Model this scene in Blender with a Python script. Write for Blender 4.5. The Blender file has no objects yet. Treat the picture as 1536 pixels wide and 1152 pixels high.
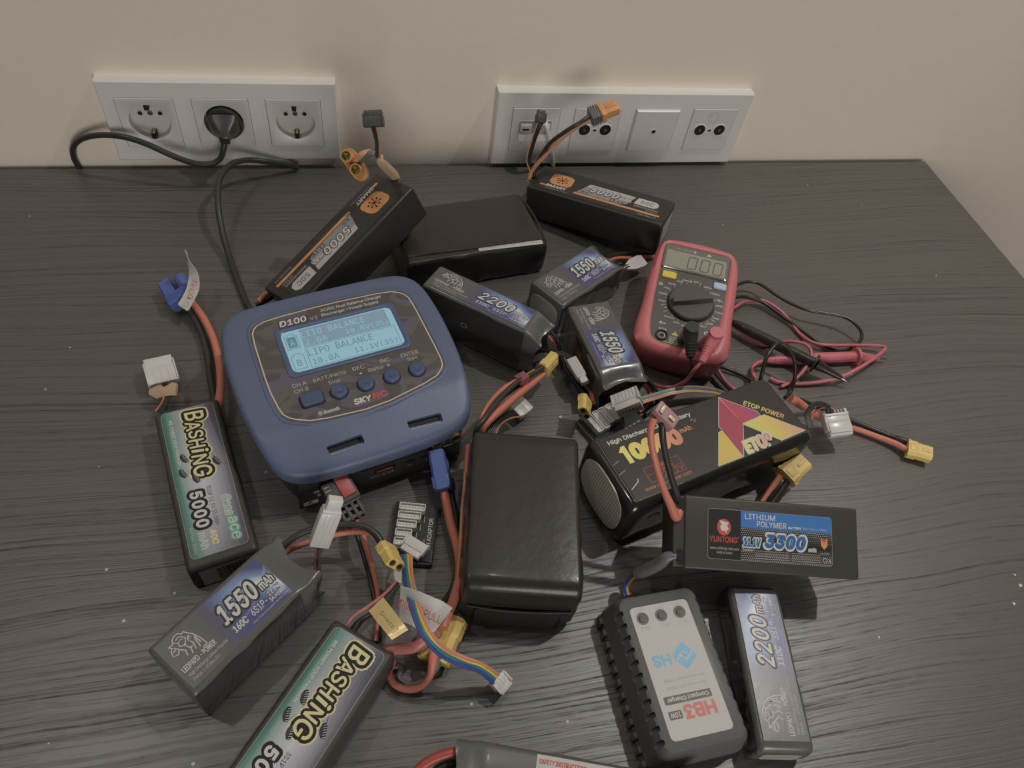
import bpy, bmesh, math, random
from mathutils import Vector, Matrix, noise
random.seed(7)
SC = bpy.context.scene
COL = SC.collection

# ------------------------------------------------------------------ camera, world, lamps, exposure
CAMP = Vector((0.19318, -0.72485, 0.51344))
CAMR = Matrix(((0.97789057, 0.06756773, -0.19790055), (-0.17485477, 0.78326736, -0.59658868), (0.1146989, 0.61800231, 0.7777643)))
FPX = 1100.84
cd = bpy.data.cameras.new('camera'); cam = bpy.data.objects.new('camera', cd); COL.objects.link(cam)
cd.sensor_width = 36; cd.lens = FPX / 1536 * 36; cd.clip_start = .01
cam.matrix_world = Matrix.Translation(CAMP) @ CAMR.to_4x4()
SC.camera = cam
SC.view_settings.view_transform = 'Standard'; SC.view_settings.look = 'None'
SC.view_settings.exposure = 0.0; SC.view_settings.gamma = 1.0; SC.view_settings.use_curve_mapping = False
wd = bpy.data.worlds.new('world'); SC.world = wd; wd.use_nodes = True
wd.node_tree.nodes['Background'].inputs[0].default_value = (1.0, .965, .92, 1)
wd.node_tree.nodes['Background'].inputs[1].default_value = 0.055
def lamp(name, loc, watts, size, col=(1, .965, .925), aim=None):
    l = bpy.data.lights.new(name, 'AREA'); l.shape = 'DISK'; l.size = size; l.energy = watts; l.color = col
    o = bpy.data.objects.new(name, l); COL.objects.link(o); o.location = loc
    if aim: o.rotation_euler = (Vector(aim) - Vector(loc)).to_track_quat('-Z', 'Y').to_euler()
lamp('ceiling_lamp', (1.14, -.18, 1.72), 10.2, .05)
lamp('ceiling_lamp', (.42, -.18, 1.72), 1.0, .07)
lamp('ceiling_lamp', (-.52, -.22, 1.72), 2.6, .07)
lamp('added_fill_light', (.45, -2.6, .55), 18.3, 1.1, aim=(.45, 0, .25))  # added soft fill behind the viewer to brighten the wall, standing for room bounce

# ------------------------------------------------------------------ geometry of the view: a pixel and a height give a place
def at(u, v, z=0.0):
    d = CAMR @ Vector(((u - 768) / FPX, -(v - 576) / FPX, -1)); t = (z / 1000 - CAMP.z) / d.z
    return CAMP + d * t
def aty(u, v, y):
    d = CAMR @ Vector(((u - 768) / FPX, -(v - 576) / FPX, -1)); t = (y / 1000 - CAMP.y) / d.y
    return CAMP + d * t
def P(p):
    if isinstance(p, Vector): return p
    return aty(p[0], p[1], p[2]) if len(p) == 4 else at(*p)

# ------------------------------------------------------------------ materials
K = .54 # light reaching the desk top
def lin(c): return tuple(((x / 255) / 12.92 if x / 255 < .04045 else ((x / 255 + .055) / 1.055) ** 2.4) for x in c)
def alb(c):
    g = .30 * c[0] + .55 * c[1] + .15 * c[2]; sat = .74 if max(c) - min(c) > 24 else 1
    return tuple(min(.9, x / K) for x in lin([g + (x - g) * sat for x in c])) + (1,)
MATS = {}
def mat(name, c, rough=.5, metal=0, coat=0, bump=0, bscale=300, spec=.5, var=0, vscale=60, emit=0, alpha=1, trans=0, aniso=None):
    if name in MATS: return MATS[name]
    m = bpy.data.materials.new(name); m.use_nodes = True; nt = m.node_tree; b = nt.nodes['Principled BSDF']; MATS[name] = m
    b.inputs['Base Color'].default_value = alb(c); b.inputs['Roughness'].default_value = rough; b.inputs['Metallic'].default_value = metal
    b.inputs['Coat Weight'].default_value = coat; b.inputs['Coat Roughness'].default_value = .12; b.inputs['Specular IOR Level'].default_value = spec
    b.inputs['Alpha'].default_value = alpha; b.inputs['Transmission Weight'].default_value = trans
    if emit: b.inputs['Emission Color'].default_value = lin(c) + (1,); b.inputs['Emission Strength'].default_value = emit; b.inputs['Base Color'].default_value = (.02, .02, .02, 1)
    tc = nt.nodes.new('ShaderNodeTexCoord')
    if var:
        n = nt.nodes.new('ShaderNodeTexNoise'); n.inputs['Scale'].default_value = vscale; n.inputs['Detail'].default_value = 4
        nt.links.new(tc.outputs['Object'], n.inputs['Vector'])
        mx = nt.nodes.new('ShaderNodeMix'); mx.data_type = 'RGBA'
        mx.inputs[6].default_value = tuple(x * (1 - var) for x in alb(c)[:3]) + (1,); mx.inputs[7].default_value = tuple(min(1, x * (1 + var)) for x in alb(c)[:3]) + (1,)
        nt.links.new(n.outputs['Fac'], mx.inputs[0]); nt.links.new(mx.outputs[2], b.inputs['Base Color'])
    if bump:
        n = nt.nodes.new('ShaderNodeTexNoise'); n.inputs['Scale'].default_value = bscale; n.inputs['Detail'].default_value = 3
        nt.links.new(tc.outputs['Object'], n.inputs['Vector'])
        bp = nt.nodes.new('ShaderNodeBump'); bp.inputs['Strength'].default_value = bump; bp.inputs['Distance'].default_value = .001
        nt.links.new(n.outputs['Fac'], bp.inputs['Height']); nt.links.new(bp.outputs['Normal'], b.inputs['Normal'])
    return m
def ramp(nt, fac, stops, interp='LINEAR'):
    r = nt.nodes.new('ShaderNodeValToRGB'); r.color_ramp.interpolation = interp
    while len(r.color_ramp.elements) < len(stops): r.color_ramp.elements.new(.5)
    for e, (p, c) in zip(r.color_ramp.elements, stops): e.position = p; e.color = c
    nt.links.new(fac, r.inputs[0]); return r
def mth(nt, op, a, b=None, c=None):
    n = nt.nodes.new('ShaderNodeMath'); n.operation = op
    for i, x in enumerate((a, b, c)):
        if x is None: continue
        if isinstance(x, (int, float)): n.inputs[i].default_value = x
        else: nt.links.new(x, n.inputs[i])
    return n.outputs[0]
def mixc(nt, fac, a, b):
    mx = nt.nodes.new('ShaderNodeMix'); mx.data_type = 'RGBA'
    for i, x in ((0, fac), (6, a), (7, b)):
        if isinstance(x, (int, float, tuple)): mx.inputs[i].default_value = x
        else: nt.links.new(x, mx.inputs[i])
    return mx.outputs[2]
def wood():
    m = bpy.data.materials.new('dark wood grain laminate'); m.use_nodes = True; nt = m.node_tree; b = nt.nodes['Principled BSDF']
    tc = nt.nodes.new('ShaderNodeTexCoord'); L = nt.links
    def nz(sx, sy, detail=3, rough=.6, vec=None):
        mp = nt.nodes.new('ShaderNodeMapping'); mp.inputs['Scale'].default_value = (sx, sy, 1)
        L.new(vec or tc.outputs['Object'], mp.inputs['Vector'])
        n = nt.nodes.new('ShaderNodeTexNoise'); n.inputs['Scale'].default_value = 1; n.inputs['Detail'].default_value = detail; n.inputs['Roughness'].default_value = rough
        L.new(mp.outputs[0], n.inputs['Vector']); return n
    # wavy warp across the grain
    big = nz(2.2, 5, 2); med = nz(9, 30, 2)
    off = mth(nt, 'ADD', mth(nt, 'MULTIPLY', big.outputs['Fac'], .050), mth(nt, 'MULTIPLY', med.outputs['Fac'], .0015))
    sp = nt.nodes.new('ShaderNodeSeparateXYZ'); L.new(tc.outputs['Object'], sp.inputs[0])
    yy = mth(nt, 'ADD', sp.outputs[1], off)
    cb = nt.nodes.new('ShaderNodeCombineXYZ'); L.new(sp.outputs[0], cb.inputs[0]); L.new(yy, cb.inputs[1])
    g1 = nz(2.6, 380, 2, .5, cb.outputs[0]); g2 = nz(10, 760, 2, .6, cb.outputs[0]); g3 = nz(1.2, 30, 2, .5, cb.outputs[0]); g4 = nz(70, 620, 2, .6, cb.outputs[0])
    s = mth(nt, 'ADD', mth(nt, 'MULTIPLY', g1.outputs['Fac'], .45), mth(nt, 'MULTIPLY', g2.outputs['Fac'], .30))
    s = mth(nt, 'ADD', s, mth(nt, 'MULTIPLY', g3.outputs['Fac'], .07)); s = mth(nt, 'ADD', s, mth(nt, 'MULTIPLY', g4.outputs['Fac'], .18))
    groove = ramp(nt, s, [(.36, (0, 0, 0, 1)), (.44, (.70, .70, .70, 1)), (.54, (1, 1, 1, 1))]).outputs[0]
    r = ramp(nt, groove, [(0, (.024, .021, .018, 1)), (.6, (.074, .066, .058, 1)), (1, (.112, .102, .091, 1))])
    # dust specks
    v = nt.nodes.new('ShaderNodeTexVoronoi'); v.inputs['Scale'].default_value = 42; L.new(tc.outputs['Object'], v.inputs['Vector'])
    sel = nt.nodes.new('ShaderNodeTexWhiteNoise'); L.new(v.outputs['Position'], sel.inputs['Vector'])
    th = mth(nt, 'MULTIPLY', mth(nt, 'GREATER_THAN', sel.outputs['Value'], .80), .045)
    dust = mth(nt, 'LESS_THAN', v.outputs['Distance'], th)
    L.new(mixc(nt, dust, r.outputs[0], (.55, .52, .47, 1)), b.inputs['Base Color'])
    rr = ramp(nt, groove, [(0, (.60, .60, .60, 1)), (1, (.37, .37, .37, 1))]); L.new(rr.outputs[0], b.inputs['Roughness'])
    bp = nt.nodes.new('ShaderNodeBump'); bp.inputs['Strength'].default_value = .8; bp.inputs['Distance'].default_value = .00022
    L.new(groove, bp.inputs['Height']); L.new(bp.outputs['Normal'], b.inputs['Normal'])
    b.inputs['Specular IOR Level'].default_value = 1.0
    return m
def uvxy(nt):
    uv = nt.nodes.new('ShaderNodeUVMap'); uv.uv_map = 'UVMap'; s = nt.nodes.new('ShaderNodeSeparateXYZ'); nt.links.new(uv.outputs[0], s.inputs[0])
    return uv.outputs[0], s.outputs[0], s.outputs[1]
def swoosh(name, edge, mid, deep, rough=.3):
    # printed art: grey to violet blue with a bright streak sweeping to the upper corner
    m = bpy.data.materials.new(name); m.use_nodes = True; nt = m.node_tree; b = nt.nodes['Principled BSDF']
    _, u, v = uvxy(nt)
    base = ramp(nt, u, [(0, alb(edge)), (.30, alb(deep)), (1, alb(deep))]).outputs[0]
    c1 = mth(nt, 'SUBTRACT', mth(nt, 'ADD', .42, mth(nt, 'MULTIPLY', mth(nt, 'POWER', mth(nt, 'SUBTRACT', u, .25), 2), 1.6)), v)
    c1 = mth(nt, 'SUBTRACT', v, mth(nt, 'ADD', mth(nt, 'MULTIPLY', u, -.75), 1.12))
    w = mth(nt, 'ABSOLUTE', mth(nt, 'ADD', c1, mth(nt, 'MULTIPLY', mth(nt, 'SINE', mth(nt, 'MULTIPLY', u, 7)), .07)))
    gl = ramp(nt, w, [(0, (1, 1, 1, 1)), (.15, (.7, .7, .7, 1)), (.42, (0, 0, 0, 1))]).outputs[0]
    amp = ramp(nt, u, [(.15, (0, 0, 0, 1)), (.45, (.6, .6, .6, 1)), (.8, (1, 1, 1, 1))]).outputs[0]
    g = mth(nt, 'MULTIPLY', gl, amp)
    col = mixc(nt, g, base, alb(mid))
    hot = ramp(nt, g, [(.55, (0, 0, 0, 1)), (.95, (1, 1, 1, 1))]).outputs[0]
    w2 = mth(nt, 'ABSOLUTE', mth(nt, 'SUBTRACT', v, mth(nt, 'ADD', .25, mth(nt, 'MULTIPLY', mth(nt, 'POWER', u, 3), .5))))
    arc = mth(nt, 'MULTIPLY', ramp(nt, w2, [(0, (.5, .5, .5, 1)), (.05, (0, 0, 0, 1))]).outputs[0], amp)
    col = mixc(nt, hot, col, alb((168, 170, 176))); col = mixc(nt, arc, col, alb((120, 135, 170)))
    nt.links.new(col, b.inputs['Base Color']); b.inputs['Roughness'].default_value = rough
    return m
def bashart(name):
    m = bpy.data.materials.new(name); m.use_nodes = True; nt = m.node_tree; b = nt.nodes['Principled BSDF']
    vec, u, v = uvxy(nt)
    # streaks fanning across; teal at the lower side, grey white in the middle, dark violet at the upper side
    mp = nt.nodes.new('ShaderNodeMapping'); mp.inputs['Rotation'].default_value = (0, 0, .55); mp.inputs['Scale'].default_value = (1.2, 26, 1); nt.links.new(vec, mp.inputs['Vector'])
    n = nt.nodes.new('ShaderNodeTexNoise'); n.inputs['Scale'].default_value = 1; n.inputs['Detail'].default_value = 3; nt.links.new(mp.outputs[0], n.inputs['Vector'])
    vv = mth(nt, 'ADD', v, mth(nt, 'MULTIPLY', mth(nt, 'SUBTRACT', n.outputs['Fac'], .5), .35))
    side = ramp(nt, vv, [(.0, alb((40, 88, 76))), (.14, alb((74, 120, 108))), (.30, alb((124, 130, 132))), (.72, alb((96, 93, 104))), (.95, alb((62, 59, 70)))]).outputs[0]
    mid = ramp(nt, u, [(.1, (0, 0, 0, 1)), (.5, (1, 1, 1, 1)), (.72, (.7, .7, .7, 1)), (1, (0, 0, 0, 1))]).outputs[0]
    midv = ramp(nt, v, [(.05, (0, 0, 0, 1)), (.5, (.9, .9, .9, 1)), (1, (.1, .1, .1, 1))]).outputs[0]
    col = mixc(nt, mth(nt, 'MULTIPLY', mid, midv), side, alb((166, 167, 172)))
    st = ramp(nt, n.outputs['Fac'], [(.60, (0, 0, 0, 1)), (.72, (.55, .55, .55, 1))]).outputs[0]
    edge = ramp(nt, u, [(.0, (1, 1, 1, 1)), (.45, (.1, .1, .1, 1)), (1, (.4, .4, .4, 1))]).outputs[0]
    col = mixc(nt, mth(nt, 'MULTIPLY', st, edge), col, alb((160, 172, 168)))
    nt.links.new(col, b.inputs['Base Color']); b.inputs['Roughness'].default_value = .32; b.inputs['Coat Weight'].default_value = .3
    return m
def gradmat(name, stops, rough=.35):
    m = bpy.data.materials.new(name); m.use_nodes = True; nt = m.node_tree; b = nt.nodes['Principled BSDF']
    _, u, v = uvxy(nt); nt.links.new(ramp(nt, u, [(p, alb(c)) for p, c in stops]).outputs[0], b.inputs['Base Color']); b.inputs['Roughness'].default_value = rough
    MATS[name] = m; return m
def dotmat(name, a, c, nx, ny):
    m = bpy.data.materials.new(name); m.use_nodes = True; nt = m.node_tree; b = nt.nodes['Principled BSDF']
    _, u, v = uvxy(nt)
    fu = mth(nt, 'SUBTRACT', mth(nt, 'FRACT', mth(nt, 'ADD', mth(nt, 'MULTIPLY', u, nx), mth(nt, 'MULTIPLY', mth(nt, 'FLOOR', mth(nt, 'MULTIPLY', v, ny)), .5))), .5)
    fv = mth(nt, 'SUBTRACT', mth(nt, 'FRACT', mth(nt, 'MULTIPLY', v, ny)), .5)
    d = mth(nt, 'ADD', mth(nt, 'MULTIPLY', fu, fu), mth(nt, 'MULTIPLY', fv, fv))
    size = mth(nt, 'MULTIPLY', mth(nt, 'ABSOLUTE', mth(nt, 'SUBTRACT', v, .52)), .22)
    nt.links.new(mixc(nt, mth(nt, 'LESS_THAN', d, size), alb(a), alb(c)), b.inputs['Base Color']); b.inputs['Roughness'].default_value = .35
    return m

M = dict(
 wood=wood(),
 wall=mat('beige painted wall', (186, 176, 164), .85, bump=.25, bscale=90, var=.02, vscale=5),
 floor=mat('grey floor', (90, 84, 76), .6), lam=mat('dark table side laminate', (40, 36, 32), .5),
 plate=mat('white switch plastic', (176, 173, 169), .32), plate2=mat('white insert plastic', (168, 165, 161), .35), cup=mat('white socket well', (165, 163, 158), .3),
 hole=mat('dark hole', (14, 13, 12), .6), metal=mat('dull metal', (130, 122, 108), .35, metal=.9), gold=mat('gold contact', (160, 140, 70), .3, metal=.9), brass=mat('brass ring', (130, 100, 70), .3, metal=.8),
 chrome=mat('bright metal', (165, 160, 150), .2, metal=1),
 cord=mat('black cord rubber', (40, 38, 35), .35), blackwire=mat('black silicone wire', (42, 41, 39), .38, spec=.5), redwire=mat('red silicone wire', (178, 92, 70), .42), orangewire=mat('orange wire', (172, 116, 80), .4),
 pinkheat=mat('pink red heat shrink', (160, 84, 80), .35), greywire=mat('grey sleeve', (82, 82, 82), .4), pinklead=mat('red test lead', (172, 78, 88), .38), blacklead=mat('black test lead', (36, 34, 30), .28),
 thinred=mat('thin red wire', (150, 52, 40), .4), blue=mat('blue wire', (46, 62, 128), .4), green=mat('green wire', (42, 112, 98), .4), yellow=mat('yellow wire', (178, 152, 48), .4), whitewire=mat('white wire', (150, 146, 138), .4), tealwire=mat('teal wire', (40, 98, 120), .4),
 xt=mat('yellow nylon', (184, 154, 70), .42, bump=.05), xto=mat('orange nylon', (178, 118, 62), .42), ec=mat('blue nylon', (62, 84, 150), .42), maroon=mat('maroon nylon', (128, 62, 66), .4), pinkt=mat('pale maroon nylon', (146, 104, 106), .4),
 jst=mat('milky white nylon', (168, 167, 163), .35), jst2=mat('clear milky nylon', (172, 170, 166), .25, alpha=.86), jstblack=mat('black nylon', (60, 58, 55), .45),
 blackpack=mat('black heat shrink', (35, 32, 28), .33, coat=.18, spec=.4, bump=.25, bscale=120), blackpack2=mat('black shrink film', (40, 37, 33), .32, coat=.2, spec=.4, bump=.3, bscale=60),
 hard=mat('black satin hard case', (36, 34, 32), .36, bump=.04), hardgrey=mat('charcoal hard case', (50, 47, 44), .46, bump=.06),
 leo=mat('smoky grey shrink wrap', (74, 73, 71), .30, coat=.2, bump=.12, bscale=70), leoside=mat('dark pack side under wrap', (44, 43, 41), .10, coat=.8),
 pad=mat('pale foam end pad', (122, 118, 112), .6), liner=mat('pinkish inner tape', (128, 112, 104), .5),
 etop=mat('glossy black shrink', (30, 28, 25), .16, coat=.4, bump=.05, bscale=60), etopl=mat('matte black print', (38, 34, 30), .30),
 white=mat('white print', (160, 159, 155), .4), offwhite=mat('off white print', (150, 147, 140), .4), greyprint=mat('grey print', (120, 118, 114), .4), silver=mat('silver print', (112, 111, 110), .38, var=.12, vscale=300), silver2=mat('light silver print', (142, 141, 138), .38), darkprint=mat('dark print', (36, 35, 34), .4), orangeprint=mat('orange print', (176, 112, 56), .4),
 sticker=mat('matte white sticker', (152, 151, 147), .5), paper=mat('paper tag', (160, 157, 152), .6), redprint=mat('red print', (170, 62, 50), .4), cyan=mat('cyan print', (56, 138, 176), .4), cream=mat('cream print', (176, 166, 112), .4), lgreen=mat('mint print', (70, 150, 122), .4), blueprint=mat('blue print', (44, 96, 160), .35), blueprint2=mat('deep blue print', (40, 84, 140), .35), tealprint=mat('teal print', (40, 110, 96), .4),
 goldlabel=mat('gold foil sticker', (184, 158, 92), .3, metal=.25, bump=.3, bscale=80), tape=mat('tan masking tape', (158, 128, 96), .6, bump=.3),
 numyel=mat('yellow number', (190, 180, 80), .35), cgold=mat('pale gold contact', (186, 178, 128), .35, metal=.3),
 magenta=mat('magenta print', (156, 42, 84), .35), crimson=mat('crimson print', (152, 44, 66), .35),
 shell=mat('navy blue textured plastic', (68, 80, 108), .38, bump=.16, bscale=1400), shellbtn=mat('navy rubber button', (50, 66, 100), .35), base=mat('black charger base', (46, 44, 42), .38), bezel=mat('navy bezel', (58, 74, 108), .3),
 panelline=mat('beige outline', (160, 150, 138), .4), lcd=mat('lit blue display', (134, 174, 186), .3, emit=.95), lcddark=mat('display dark field', (122, 146, 162), .3, emit=.85), lcdink=mat('display ink', (92, 128, 146), .3, emit=.85), 
 dmm=mat('red rubber holster', (172, 82, 84), .40, bump=.03), dmmbase=mat('dark red case', (150, 50, 48), .42), face=mat('meter face grey black', (66, 63, 58), .42), dial=mat('dial grey black', (62, 59, 55), .38, bump=.05), lcdgrey=mat('grey green display', (118, 117, 104), .25, coat=.6), lcdseg=mat('display segment', (70, 72, 62), .35), window=mat('clear window frame', (84, 84, 78), .12, coat=1), ybtn=mat('yellow button', (186, 158, 36), .45), bbtn=mat('pale blue button', (136, 152, 178), .45),
 hb=mat('charcoal abs plastic', (76, 76, 75), .42, bump=.15, bscale=900), led=mat('clear led', (96, 92, 86), .15), pcb=mat('black circuit board', (30, 30, 30), .35), tray=mat('clear tray edge', (72, 70, 66), .25), crumb=mat('white crumb', (172, 168, 158), .7),
 connred=mat('red connector tape', (160, 62, 52), .45), conngrey=mat('grey black connector', (60, 59, 57), .5),
)
M['leoart'] = swoosh('blue violet swoosh print', (74, 73, 73), (112, 146, 184), (60, 63, 112)); M['bashart'] = bashart('teal grey streak print')
M['numgrad'] = gradmat('yellow to orange number', [(0, (190, 180, 70)), (.45, (186, 160, 76)), (.75, (186, 120, 84)), (1, (182, 104, 80))])
M['logograd'] = gradmat('lime to orange band', [(0, (160, 176, 66)), (.45, (180, 158, 60)), (1, (178, 122, 92))])
M['redgrad'] = gradmat('crimson to magenta band', [(0, (170, 50, 56)), (1, (140, 54, 96))])
M['dots'] = dotmat('dotted black print', (32, 31, 30), (130, 128, 124), 48, 17)
M['stripes'] = None
def stripes():
    m = bpy.data.materials.new('fibre reinforced end pad'); m.use_nodes = True; nt = m.node_tree; b = nt.nodes['Principled BSDF']
    vec, u, v = uvxy(nt); s = mth(nt, 'SINE', mth(nt, 'ADD', mth(nt, 'MULTIPLY', u, 150), mth(nt, 'MULTIPLY', v, 14)))
    nt.links.new(ramp(nt, s, [(0, alb((124, 118, 106))), (1, alb((158, 152, 140)))]).outputs[0], b.inputs['Base Color']); b.inputs['Roughness'].default_value = .35; return m
M['stripes'] = stripes()
def camo():
    m = bpy.data.materials.new('brown violet camouflage panel'); m.use_nodes = True; nt = m.node_tree; b = nt.nodes['Principled BSDF']
    tc = nt.nodes.new('ShaderNodeTexCoord'); mp = nt.nodes.new('ShaderNodeMapping'); mp.inputs['Scale'].default_value = (22, 48, 22); nt.links.new(tc.outputs['Object'], mp.inputs['Vector'])
    n = nt.nodes.new('ShaderNodeTexNoise'); n.inputs['Scale'].default_value = 1; n.inputs['Detail'].default_value = 0; n.inputs['Distortion'].default_value = 1.2; nt.links.new(mp.outputs[0], n.inputs['Vector'])
    nt.links.new(ramp(nt, n.outputs['Fac'], [(0, alb((66, 63, 61))), (.44, alb((76, 72, 70))), (.50, alb((76, 71, 84))), (.60, alb((64, 61, 60)))], 'CONSTANT').outputs[0], b.inputs['Base Color']); b.inputs['Roughness'].default_value = .33
    return m
M['camo'] = camo()

# ------------------------------------------------------------------ things, parts
MW = {}
def thing(name, label, cat, loc=(0, 0, 0), yaw=0, tx=0, ty=0, group=None):
    o = bpy.data.objects.new(name, None); o.empty_display_size = .01; COL.objects.link(o)
    X = Matrix.Translation(loc) @ Matrix.Rotation(math.radians(yaw), 4, 'Z') @ Matrix.Rotation(math.radians(ty), 4, 'Y') @ Matrix.Rotation(math.radians(tx), 4, 'X')
    o.matrix_world = X; MW[o.name] = X; o['label'] = label; o['category'] = cat
    if group: o['group'] = group
    return o
def tag(o, label, cat, group=None, kind=None):
    o['label'] = label; o['category'] = cat
    if group: o['group'] = group
    if kind: o['kind'] = kind
    return o
TC = {}
FONTS = {}
def font(mono):
    # Blender's own bundled typefaces; the built-in one is used where they are missing
    if mono not in FONTS:
        import os
        f = os.path.join(bpy.utils.resource_path('LOCAL'), 'datafiles', 'fonts', 'DejaVuSansMono.woff2' if mono else 'Inter.woff2')
        try: FONTS[mono] = bpy.data.fonts.load(f)
        except Exception: FONTS[mono] = None
    return FONTS[mono]
def textmesh(body, off, shear, spacing, mono=False):
    k = (body, off, shear, spacing, mono)
    if k in TC: return TC[k]
    c = bpy.data.curves.new('t', 'FONT'); c.body = body; c.offset = off; c.shear = shear; c.resolution_u = 3; c.space_character = spacing
    if font(mono): c.font = font(mono)
    o = bpy.data.objects.new('t', c); me = bpy.data.meshes.new_from_object(o)
    r = ([tuple(v.co) for v in me.vertices], [tuple(p.vertices) for p in me.polygons])
    bpy.data.meshes.remove(me); bpy.data.objects.remove(o); bpy.data.curves.remove(c); TC[k] = r
    return r
LAY = .00007
class S:
    def __init__(s, X=None): s.v = []; s.f = []; s.mi = []; s.uv = []; s.mats = []; s.X = X or Matrix.Identity(4)
    def add(s, vs, fs, m, uvs=None):
        m = M[m] if isinstance(m, str) else m
        if m not in s.mats: s.mats.append(m)
        i = s.mats.index(m); n = len(s.v)
        s.v += [s.X @ Vector(p) for p in vs]; s.uv += (uvs or [(0, 0)] * len(vs))
        for f in fs: s.f.append(tuple(n + k for k in f)); s.mi.append(i)
        return s
    def bm(s, b, m):
        b.verts.index_update(); s.add([v.co.copy() for v in b.verts], [[v.index for v in f.verts] for f in b.faces], m); b.free(); return s
    def box(s, x0, x1, y0, y1, z0, z1, m, r=0, seg=2):
        b = bmesh.new(); bmesh.ops.create_cube(b, size=1)
        for v in b.verts: v.co = Vector(((x0 + x1) / 2 + v.co.x * (x1 - x0), (y0 + y1) / 2 + v.co.y * (y1 - y0), (z0 + z1) / 2 + v.co.z * (z1 - z0)))
        if r: bmesh.ops.bevel(b, geom=b.edges[:], offset=r, segments=seg, profile=.5, affect='EDGES')
        return s.bm(b, m)
    def loft(s, rings, m, cap0=True, cap1=True, closed=False, mcap=None):
        n = len(rings[0]); vs = [p for r in rings for p in r]; fs = []
        for i in range(len(rings) - 1 + (1 if closed else 0)):
            a = i * n; b = ((i + 1) % len(rings)) * n
            for k in range(n): fs.append((a + k, a + (k + 1) % n, b + (k + 1) % n, b + k))
        s.add(vs, fs, m)
        if not closed:
            if cap0: s.add(rings[0], [tuple(range(n))[::-1]], mcap or m)
            if cap1: s.add(rings[-1], [tuple(range(n))], mcap or m)
        return s
    def prism(s, pts, z0, z1, m, inset=0, h=0):
        c = [sum(p[0] for p in pts) / len(pts), sum(p[1] for p in pts) / len(pts)]
        r = [[(x, y, z0) for x, y in pts], [(x, y, z1 - h) for x, y in pts]]
        if inset: r.append([(c[0] + (x - c[0]) * (1 - inset), c[1] + (y - c[1]) * (1 - inset), z1) for x, y in pts])
        return s.loft(r, m)
    def tube(s, pts, r, m, seg=10, sub=6, caps=True, flat=1):
        pts = [Vector(p) for p in pts]; Q = []; RR = []
        rr = r if isinstance(r, (list, tuple)) else [r] * len(pts)
        for i in range(len(pts) - 1):
            p0 = pts[i - 1] if i else pts[0] * 2 - pts[1]; p1, p2 = pts[i], pts[i + 1]; p3 = pts[i + 2] if i + 2 < len(pts) else p2 * 2 - p1
            for k in range(sub):
                t = k / sub; Q.append(.5 * ((2 * p1) + (p2 - p0) * t + (2 * p0 - 5 * p1 + 4 * p2 - p3) * t * t + (3 * p1 - p0 - 3 * p2 + p3) * t ** 3)); RR.append(rr[i] * (1 - t) + rr[i + 1] * t)
        Q.append(pts[-1]); RR.append(rr[-1])
        T = [(Q[min(i + 1, len(Q) - 1)] - Q[max(i - 1, 0)]).normalized() for i in range(len(Q))]
        nrm = T[0].cross(Vector((0, 0, 1)));
        if nrm.length < .01: nrm = Vector((1, 0, 0))
        nrm.normalize(); rings = []
        for q, t, ra in zip(Q, T, RR):
            nrm = (nrm - t * nrm.dot(t)).normalized(); bn = t.cross(nrm)
            rings.append([q + nrm * math.cos(a) * ra + bn * math.sin(a) * ra * flat for a in (2 * math.pi * k / seg for k in range(seg))])
        return s.loft(rings, m, caps, caps)
    def lathe(s, prof, m, seg=28, a0=0, cap=True):
        return s.loft([[(r * math.cos(a0 + 2 * math.pi * k / seg), r * math.sin(a0 + 2 * math.pi * k / seg), z) for k in range(seg)] for r, z in prof], m, cap, cap)
    # flat print, coordinates in mm on the current frame's plane
    def poly(s, pts, m, lay=1, uvb=None):
        if not uvb:
            xs = [p[0] for p in pts]; ys = [p[1] for p in pts]; uvb = (min(xs), min(ys), max(xs), max(ys))
        uvs = [((x - uvb[0]) / (uvb[2] - uvb[0] + 1e-9), (y - uvb[1]) / (uvb[3] - uvb[1] + 1e-9)) for x, y in pts]
        return s.add([(x / 1000, y / 1000, lay * LAY) for x, y in pts], [tuple(range(len(pts)))], m, uvs)
    def rect(s, x0, y0, x1, y1, m, lay=1, r=0, n=5):
        return s.poly(rr(x0, y0, x1, y1, r, n), m, lay)
    def stroke(s, pts, w, m, lay=1, close=False):
        pts = list(pts) + ([pts[0]] if close else [])
        for i_, (a, b) in enumerate(zip(pts, pts[1:])):
            lay_ = lay + (i_ % 9) * .05
            d = Vector((b[0] - a[0], b[1] - a[1])); L = d.length or 1e-6; d /= L; n = Vector((-d.y, d.x)) * w / 2; e = d * w * .35
            s.poly([(a[0] - e.x + n.x, a[1] - e.y + n.y), (a[0] - e.x - n.x, a[1] - e.y - n.y), (b[0] + e.x - n.x, b[1] + e.y - n.y), (b[0] + e.x + n.x, b[1] + e.y + n.y)], m, lay_)
        return s
    def disc(s, x, y, r, m, lay=1, n=24, r2=None):
        return s.poly([(x + r * math.cos(2 * math.pi * k / n), y + (r2 or r) * math.sin(2 * math.pi * k / n)) for k in range(n)], m, lay)
    def ring(s, x, y, r0, r1, m, lay=1, n=28):
        a = [2 * math.pi * k / n for k in range(n)]
        vs = [((x + r * math.cos(t)) / 1000, (y + r * math.sin(t)) / 1000, lay * LAY) for r in (r0, r1) for t in a]
        return s.add(vs, [(k, (k + 1) % n, n + (k + 1) % n, n + k) for k in range(n)], m)
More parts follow.
